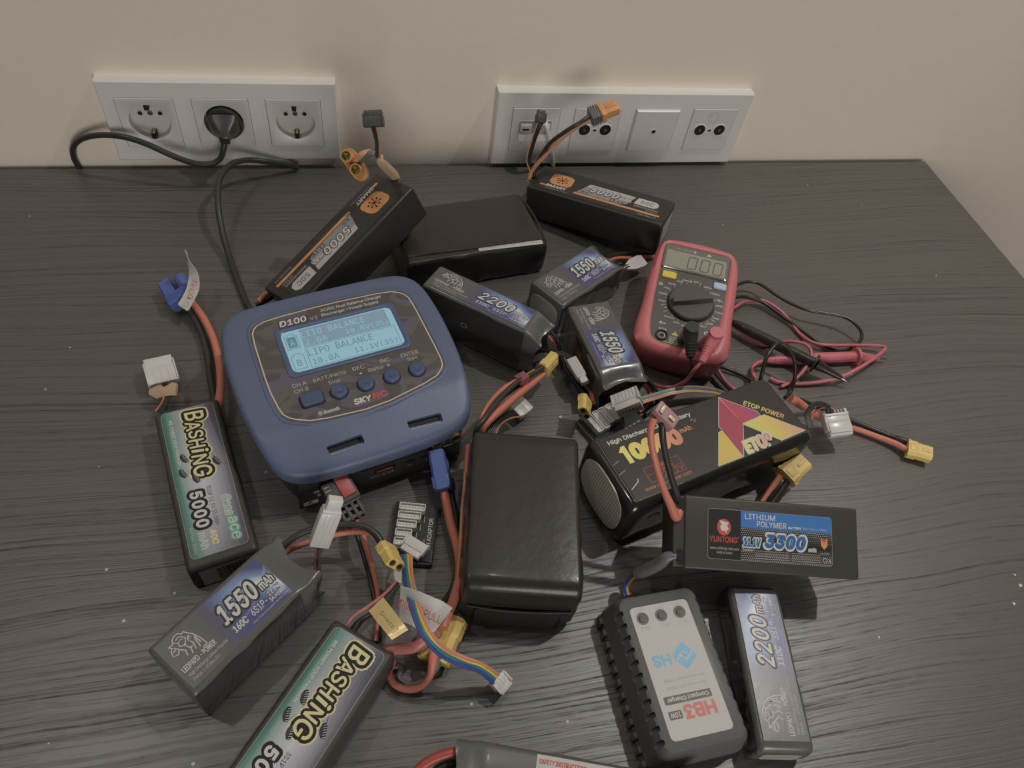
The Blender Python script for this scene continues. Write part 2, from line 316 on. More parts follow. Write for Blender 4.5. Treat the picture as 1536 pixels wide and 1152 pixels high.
    def text(s, body, x0, y0, x1, y1, m, lay=2, off=0, shear=0, rot=0, sp=1, grow=0, mono=False):
        """lettering fitted to a box; off thickens it by printing it again around a small circle"""
        vs, fs = textmesh(body, 0, shear, sp, mono); a = math.radians(rot); ca, sa = math.cos(a), math.sin(a)
        q = [(x * ca - y * sa, x * sa + y * ca) for x, y, _ in vs]
        ax, bx = min(p[0] for p in q), max(p[0] for p in q); ay, by = min(p[1] for p in q), max(p[1] for p in q)
        r = off * (y1 - y0) / (by - ay)
        if not grow: x0, y0, x1, y1 = x0 + r, y0 + r, x1 - r, y1 - r
        g = [(x0 + (p[0] - ax) / (bx - ax) * (x1 - x0), y0 + (p[1] - ay) / (by - ay) * (y1 - y0)) for p in q]
        n = 0 if off < .006 else (6 if off < .05 else 12); sh = [(0, 0)] + [(r * math.cos(2 * math.pi * k / n), r * math.sin(2 * math.pi * k / n)) for k in range(n)]
        for k, (dx, dy) in enumerate(sh):
            s.add([((x + dx) / 1000, (y + dy) / 1000, (lay + k * .03) * LAY) for x, y in g], fs, m, [((x - x0) / (x1 - x0), (y - y0) / (y1 - y0)) for x, y in g])
        return s
    def build(s, name, parent=None, label=None, world=False, sharp=38, thickline=None):
        me = bpy.data.meshes.new(name)
        X = MW[parent.name].inverted() if (world and parent) else Matrix.Identity(4)
        me.from_pydata([X @ p for p in s.v], [], s.f)
        for m in s.mats: me.materials.append(m)
        me.polygons.foreach_set('material_index', s.mi)
        uvl = me.uv_layers.new(name='UVMap'); li = [0.0] * (2 * len(me.loops))
        for i, l in enumerate(me.loops): li[2 * i], li[2 * i + 1] = s.uv[l.vertex_index]
        uvl.data.foreach_set('uv', li)
        me.polygons.foreach_set('use_smooth', [True] * len(me.polygons)); me.set_sharp_from_angle(angle=math.radians(sharp)); me.update()
        o = bpy.data.objects.new(name, me); COL.objects.link(o)
        if parent: o.parent = parent; MW[o.name] = MW[parent.name]
        else: MW[o.name] = Matrix.Identity(4)
        if label: o['label'] = label
        return o
def child(o, parent):      # a mesh built in the thing's frame becomes a sub-part
    return o
def rr(x0, y0, x1, y1, r, n=5):
    if r <= 0: return [(x0, y0), (x1, y0), (x1, y1), (x0, y1)]
    out = []
    for cx, cy, a in ((x1 - r, y0 + r, -90), (x1 - r, y1 - r, 0), (x0 + r, y1 - r, 90), (x0 + r, y0 + r, 180)):
        for k in range(n + 1): t = math.radians(a + 90 * k / n); out.append((cx + r * math.cos(t), cy + r * math.sin(t)))
    return out
def frame(o, x, up=(0, 0, 1)):
    o = Vector(o); x = (Vector(x) - o).normalized(); up = Vector(up); y = up.cross(x).normalized(); z = x.cross(y)
    return Matrix((( x.x, y.x, z.x, o.x), (x.y, y.y, z.y, o.y), (x.z, y.z, z.z, o.z), (0, 0, 0, 1)))
def wire(name, parent, pts, r, m, label=None, seg=10):
    return S().tube([P(p) for p in pts], [q / 1000 for q in r] if isinstance(r, (list, tuple)) else r / 1000, m, seg).build(name, parent, label, world=True)
def bundle(parent, pts, cols, r, spread=1.0, name='balance_wire', flatdir=None):
    pts = [P(p) for p in pts]; n = len(cols)
    for i, c in enumerate(cols):
        off = (i - (n - 1) / 2) * r * 2.05 * spread / 1000; q = []
        for j, p in enumerate(pts):
            t = (pts[min(j + 1, len(pts) - 1)] - pts[max(j - 1, 0)]).normalized(); sd = t.cross(Vector((0, 0, 1)))
            if sd.length < .2: sd = Vector((1, 0, 0))
            sd.normalize(); w = 1.0 if j in (0, len(pts) - 1) else .75
            q.append(p + sd * off * w + Vector((0, 0, (random.random() - .5) * r * 1.2 / 1000 * (0 if j in (0, len(pts) - 1) else 1))))
        S().tube(q, r / 1000, c, 7, 5).build(name, parent, world=True)
def top(H, rot=0, cx=0, cy=0, dz=.0003):
    return Matrix.Translation((cx, cy, H + dz)) @ Matrix.Rotation(math.radians(rot), 4, 'Z')
def prof(w, z0, z1, r, k=5, side=4):
    # rounded rectangle section in (y, z), starts at bottom right, counter clockwise
    r = min(r, w / 2 * .98, (z1 - z0) / 2 * .98); c = rr(-w / 2, z0, w / 2, z1, r, k); out = []
    n = len(c)
    for i in range(n):
        a, b = c[i], c[(i + 1) % n]; out.append(a)
        if (i + 1) % (k + 1) == 0:
            for t in range(1, side): out.append((a[0] + (b[0] - a[0]) * t / side, a[1] + (b[1] - a[1]) * t / side))
    return out
def pack(s, L, W, H, r, m, flare=0, re=None, wrinkle=.0, pinch=.6, horn=.006, inner='liner', topz=0, step=.005, ey=.35, side=None):
    """shrink-wrapped pack along x, base at z=0; flare>0 leaves an open lip of film past the +x end"""
    re = re or r; rings = []; secs = []
    for k in range(5):
        t = k / 4 * math.pi / 2; secs.append((-L / 2 + re * (1 - math.sin(t)), re * (1 - math.cos(t)) if False else re * (1 - math.sin(math.pi / 2 - t)) ))
    secs = [(-L / 2 + re * (1 - math.cos(t)), re * (1 - math.sin(t))) for t in (k / 4 * math.pi / 2 for k in range(5))]
    x = -L / 2 + re; xe = L / 2 - (re if not flare else 0)
    while x + step < xe: x += step; secs.append((x, 0))
    if not flare: secs += [(L / 2 - re * (1 - math.sin(t)), re * (1 - math.cos(t))) for t in (k / 4 * math.pi / 2 for k in range(5))]
    for x, ins in secs:
        ring = []
        for y, z in prof(W - 2 * ins * ey, ins, H - ins, r):
            d = noise.noise(Vector((x * 90, y * 90, z * 90 + L * 1000))) * wrinkle
            f = 1 if (z < H - .0015) else 0
            ring.append((x, y + (d if abs(y) > W / 2 - r - ins else 0) * f, z))
        rings.append(ring)
    if flare:
        for i, t in enumerate((.3, .6, .85, 1.0)):
            ring = []
            zc = H * .5; sc = 1 - (1 - pinch) * math.sin(t * math.pi / 2)
            for y, z in prof(W * (1 - .05 * t), 0, H, r):
                ay = abs(y) / (W / 2); az = abs(z - zc) / (H / 2); cc = (ay * az) ** 2
                d = noise.noise(Vector((t * 2, y * 120, z * 120 + L * 900))) * wrinkle * 3
                ring.append((L / 2 + flare * t + horn * t * (cc - .35), y + d, zc + (z - zc) * (sc + (1 - sc) * ay ** 3 * .4) + d))
            rings.append(ring)
        s.loft(rings, m, True, False)
        # inside of the lip and the end board
        inn = [[(x, y * .985, H * .5 + (z - H * .5) * .98) for x, y, z in rg] for rg in rings[-5:]]
        s.loft(inn[::-1], m, False, False)
        e = [(L / 2 - .002, y, z) for y, z in prof(W * .95, H * .03, H * .97, r)]
        s.add(e, [tuple(range(len(e)))], inner)
    else: s.loft(rings, m)
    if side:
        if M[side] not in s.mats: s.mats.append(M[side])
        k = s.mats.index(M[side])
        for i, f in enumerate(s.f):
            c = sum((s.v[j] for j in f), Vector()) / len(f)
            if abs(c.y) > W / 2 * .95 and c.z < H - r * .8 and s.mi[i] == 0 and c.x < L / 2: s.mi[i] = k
    return s
# ------------------------------------------------------------------ connectors (each is a part of the lead it ends)
def hexa(w, t, c): return [(-w / 2, -t / 2), (w / 2, -t / 2), (w / 2, t / 2 - c), (w / 2 - c, t / 2), (-w / 2 + c, t / 2), (-w / 2, t / 2 - c)]
def extr(s, out, x0, x1, m, sc0=1, sc1=1):
    return s.loft([[(x0, y * sc0, z * sc0) for y, z in out], [(x1, y * sc1, z * sc1) for y, z in out]], m)
def xt(parent, A, B, up=(0, 0, 1), sc=1.0, m='xt', name='power_connector', holes=True):
    """two-pole yellow plug: collar, chamfered body, two round contacts in the front face"""
    X = frame(P(A), P(B), up) @ Matrix.Scale(sc, 4); s = S(X); w, t = .0162, .0084
    o = [(y / 1, z) for y, z in [(-w / 2, -t / 2), (w / 2, -t / 2), (w / 2, t / 2 - .0025), (w / 2 - .0025, t / 2), (-w / 2 + .0025, t / 2), (-w / 2, t / 2 - .0025)]]
    extr(s, o, 0, .008, m, 1, 1); extr(s, o, .008, .0092, m, 1, .90); extr(s, o, .0092, .021, m, .90, .90)
    s.box(.0015, .0075, -.0035, .0035, t / 2, t / 2 + .0004, m, .0002)
    s.box(.012, .0195, -.0012, .0012, t / 2 * .9, t / 2 * .9 + .0007, m, .0002)
    s.box(.0005, .003, -w / 2 - .0006, -w / 2, -.003, .002, m); s.box(.0005, .003, w / 2, w / 2 + .0006, -.003, .002, m)
    c = s.build(name, parent, world=True)
    if holes:
        for y in (-.0037, .0037):
            g = S(X @ Matrix.Translation((.021, y, 0)) @ Matrix.Rotation(math.pi / 2, 4, 'Y'))
            g.lathe([(.0027, 0), (.0027, .0004), (.0023, .0004), (.0023, .0001), (.0001, .0001)], 'gold', 16, cap=False); g.lathe([(.0019, .00012), (.0017, .00030), (.0001, .00030)], 'hole', 16)
            g.build('contact', c, world=True)
    return c
def xt_facing(parent, px, z, xd, wd, sc=.92):
    """same plug given by the middle of its front face, mating direction and wide direction as the viewer sees them"""
    c = at(px[0], px[1], z); x = (CAMR @ Vector(xd)).normalized(); w = CAMR @ Vector(wd); w = (w - x * w.dot(x)).normalized()
    return xt(parent, c - x * .021 * sc, c, x.cross(w), sc)
def jst(parent, A, B, up=(0, 0, 1), n=7, m='jst', name='balance_connector', w=None, holes=True, L=.0125, t=.0062):
    """white balance plug: shell with ribs, pin slots on the front face"""
    X = frame(P(A), P(B), up); s = S(X); w = w or .0025 * n + .0035
    s.box(0, L * .62, -w / 2, w / 2, -t / 2, t / 2, m, .0004); s.box(L * .62, L, -w / 2 + .0011, w / 2 - .0011, -t / 2 + .0006, t / 2 - .0006, m, .0003)
    for y in (-w / 2, w / 2 - .0012): s.box(.001, L * .8, y, y + .0012, t / 2 - .0004, t / 2 + .0011, m, .0002)
    for i in range(n + 1):
        y = -w / 2 + .0012 + i * (w - .0024) / n; s.box(.0005, L * .55, y - .0002, y + .0002, t / 2, t / 2 + .0004, m)
    for i in range(n):
        y = -w / 2 + .0030 + i * (w - .006) / max(1, n - 1)
        if holes:
            s.box(L, L + .0001, y - .0006, y + .0006, -.0016, -.0002, 'hole'); s.box(L, L + .0001, y - .0006, y + .0006, .0006, .0014, 'hole')
    return s.build(name, parent, world=True)
def clearcap(parent, A, B, up, w, m='jst2', L=.02, t=.008):
    X = frame(P(A), P(B), up); s = S(X)
    s.box(0, L * .72, -w / 2, w / 2, -t / 2, t / 2, m, .0008); s.box(L * .70, L, -w * .36, w * .36, -t * .36, t * .36, 'jst', .0005)
    for y in (-w * .22, 0, w * .22): s.box(L * .1, L * .7, y - .0003, y + .0003, t / 2, t / 2 + .0003, m)
    s.box(L * .70, L * .78, -w * .46, w * .46, -t * .45, t * .45, 'jst', .0003)
    return s.build('balance_connector', parent, world=True)

# ------------------------------------------------------------------ the setting
def struct(o): o['kind'] = 'structure'; return o
s = S(); s.box(-2.2, 3.6, .0015, .12, -.74, 1.80, 'wall'); struct(s.build('wall_back'))
s = S(); s.box(-2.2, 3.6, -3.6, .0015, -.78, -.74, 'floor'); struct(s.build('floor'))
# table
TX = .9443
t = thing('table', 'dark wood grain desk with everything lying on it, pushed against the beige wall', 'table', (.2, -.35, -.74))
s = S(Matrix.Translation((-.2, .35, .74))); s.box(-.9, TX, -.80, -.006, -.028, 0, 'wood', .0008, 1)
s.build('table_top', t)
s = S(Matrix.Translation((-.2, .35, .74))); s.box(TX - .06, TX - .03, -.76, -.02, -.74, -.028, 'lam', .001); s.build('leg_panel', t)
s = S(Matrix.Translation((-.2, .35, .74))); s.box(-.87, -.84, -.76, -.02, -.74, -.028, 'lam', .001); s.build('leg_panel', t)
s = S(Matrix.Translation((-.2, .35, .74))); s.box(-.84, TX - .06, -.06, -.04, -.34, -.028, 'lam', .001); s.build('modesty_board', t)

# wall plates: x along the wall, y up, z out of the wall
WALLM = Matrix.Rotation(math.pi / 2, 4, 'X')
def plate(root, xs, zc, hw, w0, w1, y0, y1, T=.011):
    s = S(WALLM)
    # front face with square openings, rim and thickness
    cuts = sorted([w0 + .0012] + [q for x in xs for q in (x - hw, x + hw)] + [w1 - .0012]); ys = [y0 + .0012, zc - hw, zc + hw, y1 - .0012]
    for i in range(len(cuts) - 1):
        for j in range(3):
            if j == 1 and i % 2 == 1: continue
            s.add([(cuts[i], ys[j], T), (cuts[i + 1], ys[j], T), (cuts[i + 1], ys[j + 1], T), (cuts[i], ys[j + 1], T)], [(0, 1, 2, 3)], 'plate')
    a = [(w0 + .0012, y0 + .0012, T), (w1 - .0012, y0 + .0012, T), (w1 - .0012, y1 - .0012, T), (w0 + .0012, y1 - .0012, T)]
    b = [(w0, y0, T - .0012), (w1, y0, T - .0012), (w1, y1, T - .0012), (w0, y1, T - .0012)]; c = [(x, y, -.004) for x, y, _ in b]
    s.loft([c, b, a], 'plate', False, False)
    for x in xs:
        q = [(x - hw, zc - hw), (x + hw, zc - hw), (x + hw, zc + hw), (x - hw, zc + hw)]
        s.loft([[(u, v, T) for u, v in q], [(u, v, T - .006) for u, v in q]], 'plate', False, False)
    s.build('frame', root, world=True)
def holeplate(s, x, zc, hw, R, T, m, D, mc, n=48):
    # square insert with a round well
    sq = []; ci = []
    for k in range(n):
        a = 2 * math.pi * k / n; c_, s_ = math.cos(a), math.sin(a); f = hw / max(abs(c_), abs(s_))
        sq.append((x + f * c_, zc + f * s_)); ci.append((x + R * c_, zc + R * s_))
    s.loft([[(u, v, T - .004) for u, v in sq], [(u, v, T - .0004) for u, v in sq], [(x + (u - x) * .985, zc + (v - zc) * .985, T) for u, v in sq], [(x + (u - x) * 1.04, zc + (v - zc) * 1.04, T) for u, v in ci], [(u, v, T - .0006) for u, v in ci]], m, False, False)
    s.loft([[(u, v, T - .0006) for u, v in ci], [(x + (u - x) * .985, zc + (v - zc) * .985, T - D + .001) for u, v in ci]], mc, False, False)
    s.loft([[(x + (u - x) * .985, zc + (v - zc) * .985, T - D + .001) for u, v in ci], [(x + (u - x) * .9, zc + (v - zc) * .9, T - D) for u, v in ci]], mc, False, True)
ol = thing('wall_outlet_panel', 'wide white wall plate with three round mains sockets, black plug in the middle one', 'power outlet', (.0725, 0, .0575))
plate(ol, [0, .071, .142], .0575, .0274, -.0405, .186, .013, .102)
for i, x in enumerate((0, .071, .142)):
    s = S(WALLM); holeplate(s, x, .0575, .0270, .0195, .0118, 'plate2', .0115, 'cup')
    so = s.build('socket_insert', ol, world=True)
    z = .0118 - .0112
    g = S(WALLM)
    for dx in (-.0095, .0095): g.X = WALLM @ Matrix.Translation((x + dx, .0575 + .0045, z)); g.lathe([(.0031, 0), (.0031, .0008), (.0024, .0008)], 'cup', 18); g.lathe([(.0023, .0008), (.0022, .0009)], 'hole', 16)
    g.X = WALLM @ Matrix.Translation((x, .0575 + .0045, z)); g.lathe([(.0026, 0), (.0026, .0006)], 'metal', 16); g.box(-.0022, .0022, -.0004, .0004, .0006, .0008, 'hole')
    g.build('pin_hole_face', so, world=True)
    for sg in (-1, 1):
        g = S(WALLM @ Matrix.Translation((x, .0575 + sg * .0185, 0)) @ Matrix.Rotation(0 if sg > 0 else math.pi, 4, 'Z'))
        g.box(-.0022, .0022, -.0052, -.0002, .0012, .0105, 'hole'); g.box(-.0013, .0013, -.0060, -.0048, .002, .0098, 'gold', .0004); g.build('earth_clip', so, world=True)
orr = thing('wall_outlet_panel', 'wide white wall plate with network, blank and two aerial inserts', 'wall plate', (.505, 0, .05))
XR = [.4009 + .071 * k for k in range(4)]; ZR = .0498
plate(orr, XR, ZR, .0274, .3555, .6555, .0045, .0955)
def insert(name, x, raised=0):
    s = S(WALLM); h = .0270; t = .0118 + raised
    q = lambda i, z: [(x - h + i, ZR - h + i, z), (x + h - i, ZR - h + i, z), (x + h - i, ZR + h - i, z), (x - h + i, ZR + h - i, z)]
    s.loft([q(0, .007), q(0, t - .0005 - raised), q(.002 if raised else .0004, t)], 'plate2', False, True); return s
def dhole(s, x, z, r, T, ri=None):
    s.X = WALLM @ Matrix.Translation((x, z, T)); s.lathe([(r * 1.16, 0), (r * 1.12, .0006), (r, .0006), (r, .0003)], 'plate', 24, cap=False); s.lathe([(r, .0001), (r * .98, .0003)], 'hole', 24)
    if ri: s.lathe([(ri, .0003), (ri, .0012), (ri * .6, .0012)], 'metal', 14)
# network insert
s = insert('x', XR[0]); o = s.build('network_insert', orr, world=True)
s = S(WALLM @ Matrix.Translation((XR[0], ZR, .0118))); s.box(-.019, .019, -.004, .012, 0, .0005, 'cup', .0002); s.rect(-18.5, -3, 18.5, 11.5, 'greyprint', 9, .6)
for dx in (-.0105, .0105): s.box(dx - .0065, dx + .0065, -.0015, .0085, .0004, .0016, 'plate2', .0003); s.box(dx - .0048, dx + .0048, .0005, .0065, .0016, .0020, 'cup'); s.box(dx - .0040, dx + .0040, .0008, .0030, .0020, .0022, 'hole')
s.loft([[(-.019, -.0135, .0002), (.019, -.0135, .0002), (.019, -.004, .0002), (-.019, -.004, .0002)], [(-.017, -.012, .0028), (.017, -.012, .0028), (.018, -.0045, .0016), (-.018, -.0045, .0016)]], 'plate2')
s.build('socket_face', o, world=True)
for k in (1, 3):
    s = insert('x', XR[k]); o = s.build('aerial_insert', orr, world=True)
    s = S(); dhole(s, XR[k] - .0125, ZR + .0005, .0068, .0118, .0016); dhole(s, XR[k] + .0125, ZR + .0005, .0068, .0118, .0016); dhole(s, XR[k], ZR, .0018, .0118)
    s.X = WALLM @ Matrix.Translation((XR[k], ZR + .0165, .0118)); s.ring(0, 0, 5.2, 6.2, 'cup', 3); s.ring(0, 0, 6.2, 6.5, 'greyprint', 3)
    s.build('aerial_jack', o, world=True)
s = insert('x', XR[2], .0025); o = s.build('blank_cover', orr, world=True)
s = S(); dhole(s, XR[2], ZR, .0026, .0143); s.build('screw_hole', o, world=True)

# network patch cable hanging from the network insert
t = thing('network_cable', 'short white network cable hanging down from the left network socket', 'cable', aty(822, 200, -18))
s = S(frame(aty(812, 178, -12), aty(812, 178, -12) + Vector((0, -.012, -.003)), (0, 0, 1))); s.box(0, .014, -.0055, .0055, -.004, .004, 'jst2', .0008); s.build('plug', t, world=True)
wire('cable', t, [(813, 180, -22, 'y'), (820, 192, -28, 'y'), (824, 210, -24, 'y'), (827, 230, -16, 'y'), (830, 250, -8, 'y')], 2.4, 'plate')

# mains cord with plug
t = thing('mains_cord', 'black mains cord plugged into the middle socket, drooping left behind the desk', 'power cord', aty(337, 190, -30))
c0 = Vector((.071, -.003, .0575))
s = S(WALLM @ Matrix.Translation((.071, .0575, 0)))
s.lathe([(.0178, .0015), (.0178, .0125), (.0170, .015)], 'cord', 30)
o = s.build('plug', t, world=True)
s = S()
a = Vector((.071, -.015, .0585)); b = P((337, 206, -34, 'y')); 
dr = (b - a).normalized(); side = Vector((1, 0, 0)); upv = dr.cross(side) * -1
rings = []
for tt, w, h in ((0, .0155, .0125), (.35, .0135, .010), (.7, .0085, .0070), (1, .0056, .0056), (1.25, .0050, .0050), (1.3, .0036, .0036)):
    rings.append([a + (b - a) * tt + side * math.copysign(abs(math.cos(q)) ** .5, math.cos(q)) * w + dr.cross(side).normalized() * math.copysign(abs(math.sin(q)) ** .5, math.sin(q)) * h for q in (2 * math.pi * k / 24 for k in range(24))])
s.loft(rings, 'cord'); s.build('plug_grip', o, world=True)
wire('cable', t, [(337, 206, -34, 'y'), (335.5, 222, -38, 'y'), (330, 238, -40, 'y'), (316, 245.5, -42, 'y'), (292, 245, -42, 'y'), (260, 234, -38, 'y'), (215, 214, -32, 'y'), (178, 204, -26, 'y'), (145, 203, -18, 'y'), (121, 209, -12, 'y'), (110, 221, -8, 'y'), (111, 237, -4.5, 'y'), (120, 254, -2.2, 'y'), (124, 270, -1.9, 'y')], 3.0, 'cord')
t = thing('charger_cord', 'long black cord arching over the rear desk edge and running to the blue charger', 'power cord', at(345, 385, 3))
wire('cable', t, [(446, 252, 4), (432, 247, 12), (404, 243, 22), (372, 240, 30), (346, 247, 38), (329, 270, 38), (327, 305, 30), (333, 345, 18), (344, 385, 8), (358, 425, 3.2), (372, 458, 3.2), (392, 478, 10)], 3.0, 'cord')

def onface(t, H, u, v):
    """point of the photo seen on a thing's top face, in that face's millimetres"""
    Xi = MW[t.name].inverted(); c = Xi @ CAMP; d = Xi.to_3x3() @ (CAMR @ Vector(((u - 768) / FPX, -(v - 576) / FPX, -1)))
    k = (H - c.z) / d.z; q = c + d * k; return (q.x * 1000, q.y * 1000)

# ------------------------------------------------------------------ packs
def leopard_logo(s, x0, y0, w, h, lay=2):
    # crouching spotted cat drawn in white lines
    f = lambda pts: [(x0 + a * w, y0 + b * h) for a, b in pts]
    s.stroke(f([(.02, .45), (.06, .62), (.16, .70), (.10, .80), (.24, .78), (.34, .92), (.46, .98), (.58, .96), (.66, .86), (.74, .88), (.80, .76), (.90, .60), (.97, .34), (1.0, .02), (.84, 0)]), .55, 'white', lay)
    s.stroke(f([(.30, .80), (.40, .70), (.36, .58), (.46, .50), (.58, .56), (.66, .68), (.60, .80), (.50, .86), (.40, .82)]), .5, 'white', lay)
    s.stroke(f([(.40, .70), (.50, .74), (.58, .70)]), .4, 'white', lay)
    for pts in ([(.20, .66), (.28, .52), (.18, .40), (.08, .42)], [(.30, .48), (.40, .34), (.34, .16)], [(.50, .46), (.56, .28), (.50, .10)], [(.66, .58), (.72, .36), (.66, .14)], [(.76, .66), (.84, .42), (.80, .10)], [(.10, .56), (.20, .58)], [(.56, .28), (.64, .30)], [(.88, .50), (.90, .20)]):
        q = f(pts); s.stroke(q, .75, 'offwhite', lay)
    s.poly(f([(.66, .60), (.74, .66), (.70, .44)]), 'white', lay); s.poly(f([(.78, .62), (.84, .56), (.82, .40)]), 'white', lay); s.poly(f([(.44, .52), (.50, .44), (.56, .52)]), 'white', lay)
def leopard_print(root, L, W, H, big, cap, cells, volt, wh, cx=0, cy=0):
    s = S(top(H, 0, cx / 1000, cy / 1000)); l = L * 1000; w = W * 1000
    X = lambda a: -l / 2 + a * l; Y = lambda b: -w / 2 + b * w
    s.rect(X(.02), Y(.03), X(.985), Y(.97), 'leo', 0.5)
    s.poly([(X(.36), Y(.06)), (X(.96), Y(.06)), (X(.96), Y(.95)), (X(.36), Y(.95))], 'leoart', 1)
    leopard_logo(s, X(.07), Y(.42), .22 * l, .48 * w)
    s.text('LEOPARD - POWER', X(.05), Y(.31), X(.335), Y(.41), 'white', 2, .012)
    s.text('High Discharge Lithium Polymer', X(.06), Y(.19), X(.40), Y(.265), 'offwhite'); s.text('Charge: 1-3C(Max.5C)', X(.06), Y(.10), X(.29), Y(.17), 'offwhite')
    s.text(big, X(.46), Y(.40), X(.80), Y(.76), 'darkprint', 2, .055, .28, sp=1.05, grow=1); s.text(big, X(.46), Y(.40), X(.80), Y(.76), 'white', 3, .02, .28, sp=1.05)
    # stencil cuts in the digits
    for a in (.52, .60, .69): s.stroke([(X(a - .015), Y(.50)), (X(a + .025), Y(.66))], .35, 'leoart', 4)
    s.text('mAh', X(.815), Y(.42), X(.945), Y(.60), 'darkprint', 2, .06, .2, grow=1); s.text('mAh', X(.815), Y(.42), X(.945), Y(.60), 'white', 3, .02, .2)
    s.text(cap, X(.47), Y(.20), X(.60), Y(.33), 'white', 2, .02, .2); s.text(cells, X(.64), Y(.20), X(.79), Y(.33), 'white', 2, .01, .2)
    s.text(volt, X(.82), Y(.27), X(.93), Y(.36), 'leoart', 2, .08, grow=1); s.text(volt, X(.82), Y(.27), X(.93), Y(.36), 'white', 3, .02); s.text(wh, X(.80), Y(.17), X(.94), Y(.25), 'white', 2, .02)
    s.text('http://www.leopard-power.com', X(.60), Y(.10), X(.94), Y(.145), 'offwhite')
    return s.build('printed_label', root)

def leopard(label, loc, yaw, L, W, H, args, flare=.010, group=None, shift=0, horn=.006, pinch=.62):
    t = thing('lithium_battery', label, 'battery', loc, yaw, group=group)
    s = S(); pack(s, L, W, H, .0035, 'leo', flare, .003, wrinkle=.0010, pinch=pinch, horn=horn, side='leoside')
    s.build('wrap', t, sharp=50)
    leopard_print(t, L * .97, W * .90, H, *args)
    return t
def endpad(t, L, W, H, m='pad', wy=.8, wz=.72, z0=.08):
    s = S(); n = 32; pts = []
    for k in range(n):
        a = 2 * math.pi * k / n; c, q = math.cos(a), math.sin(a); e = .62
        pts.append((W * wy / 2 * abs(c) ** e * (1 if c > 0 else -1), H * (z0 + wz / 2) + H * wz / 2 * abs(q) ** e * (1 if q > 0 else -1)))
    x = -L / 2; uv = [((y / W + .5), z / H) for y, z in pts]
    s.loft([[(x + .001, y, z) for y, z in pts], [(x - .0006, y, z) for y, z in pts], [(x - .001, y * .95, H * .5 + (z - H * .5) * .95) for y, z in pts]], m, False, False)
    s.add([(x - .001, y * .95, H * .5 + (z - H * .5) * .95) for y, z in pts], [tuple(range(n))[::-1]], m, uv)
    return s.build('end_pad', t, label='pale round-cornered pad showing through the wrap at the end')

# tall 2200 pack beside the charger
A1 = ('2200', '110C', '6S1P-', '22.2V', '48.84Wh')
t = leopard('tall grey battery printed 2200mAh, right behind the blue charger', (.3010, -.2741, 0), 321.9, .1058, .0310, .0535, A1, .012, horn=.007)
s = S(Matrix.Translation((-.008, -.0157, .027)) @ Matrix.Rotation(math.pi / 2, 4, 'X')); s.disc(0, 0, 3.4, 'greyprint', 1); s.disc(0, 0, 2.0, 'darkprint', 2); s.ring(0, 0, 2.5, 2.9, 'darkprint', 2); s.build('inspection_seal', t, 'small round grey seal on the long side')
wire('lead_wire', t, [(822, 492, 24), (836, 510, 16), (842, 536, 8), (852, 560, 5), (868, 582, 10), (880, 598, 18)], [1.9] * 5 + [2.4], 'blackwire')
wire('lead_wire', t, [(818, 500, 20), (838, 522, 8), (850, 545, 5), (866, 566, 5), (884, 585, 9), (890, 604, 16)], [1.9] * 5 + [2.3], 'redwire', 'red lead wire')
xt_facing(t, (877, 620), 28, (-.12, -.62, .80), (.35, -.93, 0), .88)
bundle(t, [(806, 540, 16), (822, 534, 18), (842, 530, 20), (858, 538, 22)], ['blackwire', 'blackwire', 'blackwire', 'blackwire'], .7)
clearcap(t, (857, 540, 22), (886, 588, 24), (-.2, -.2, 1), .0095, L=.029)

# 1550 packs
A2 = ('1550', '160C', '6S1P-', '22.2V', '34.41Wh')
t = leopard('grey battery printed 1550mAh, farthest back of its kind, left of the multimeter', (.4007, -.2339, 0), 34.6, .0855, .0429, .0385, A2, .006, horn=.004)
endpad(t, .0855, .0429, .0385)
wire('lead_wire', t, [(912, 392, 22), (926, 387, 14), (950, 387, 8), (985, 385, 4), (1010, 395, 3)], 1.7, 'redwire', 'red lead wire')
wire('lead_wire', t, [(908, 385, 24), (926, 381, 16), (950, 379, 9), (985, 381, 4), (1012, 390, 3)], 1.7, 'blackwire')
bundle(t, [(930, 408, 20), (938, 400, 20), (946, 398, 17), (956, 395, 14)], ['blackwire', 'whitewire', 'blackwire'], .8)
s = S(frame(at(938, 402, 18), at(975, 386, 12), (0, -.3, 1))); s.loft([[(x, y * w, z * h) for y, z in ((-.007, -.002), (.007, -.002), (.007, .002), (-.007, .002))] for x, w, h in ((0, .35, .5), (.010, .9, 1), (.024, 1, 1), (.03, .8, .8))], 'jst2'); s.build('balance_connector', t, world=True)
t = leopard('grey battery printed 1550mAh pointing at the viewer, touching the left side of the multimeter', (.4058, -.3142, 0), 277.5, .0795, .0425, .0415, A2, .013, horn=.007)
wire('lead_wire', t, [(960, 560, 22), (976, 574, 18), (983, 588, 10), (985, 606, 5), (968, 622, 4)], 2.1, 'blackwire')
wire('lead_wire', t, [(952, 562, 18), (966, 576, 14), (976, 590, 8), (972, 606, 5), (958, 618, 4)], 2.0, 'redwire', 'red lead wire')
bundle(t, [(912, 592, 14), (926, 604, 9), (950, 602, 10), (975, 597, 12), (985, 590, 12)], ['blackwire'] * 4, .8)
jst(t, (938, 592, 30), (930, 622, 44) if False else (952, 640, 34), CAMR @ Vector((-.4, .3, 1)), 7, 'jst2', w=.024, L=.018, t=.012)
t = leopard('grey battery printed 1550mAh at front left, over the barcode end of another', (.0995, -.5343, 0), 42.9, .0847, .0441, .0440, A2, .014, horn=.009, pinch=.72)
wire('lead_wire', t, [(408, 838, 30), (422, 822, 32), (450, 801, 34), (485, 790, 36), (520, 786, 38), (546, 790, 38), (564, 802, 36), (574, 818, 34)], [2.3] * 6 + [2.7, 2.9], 'blackwire')
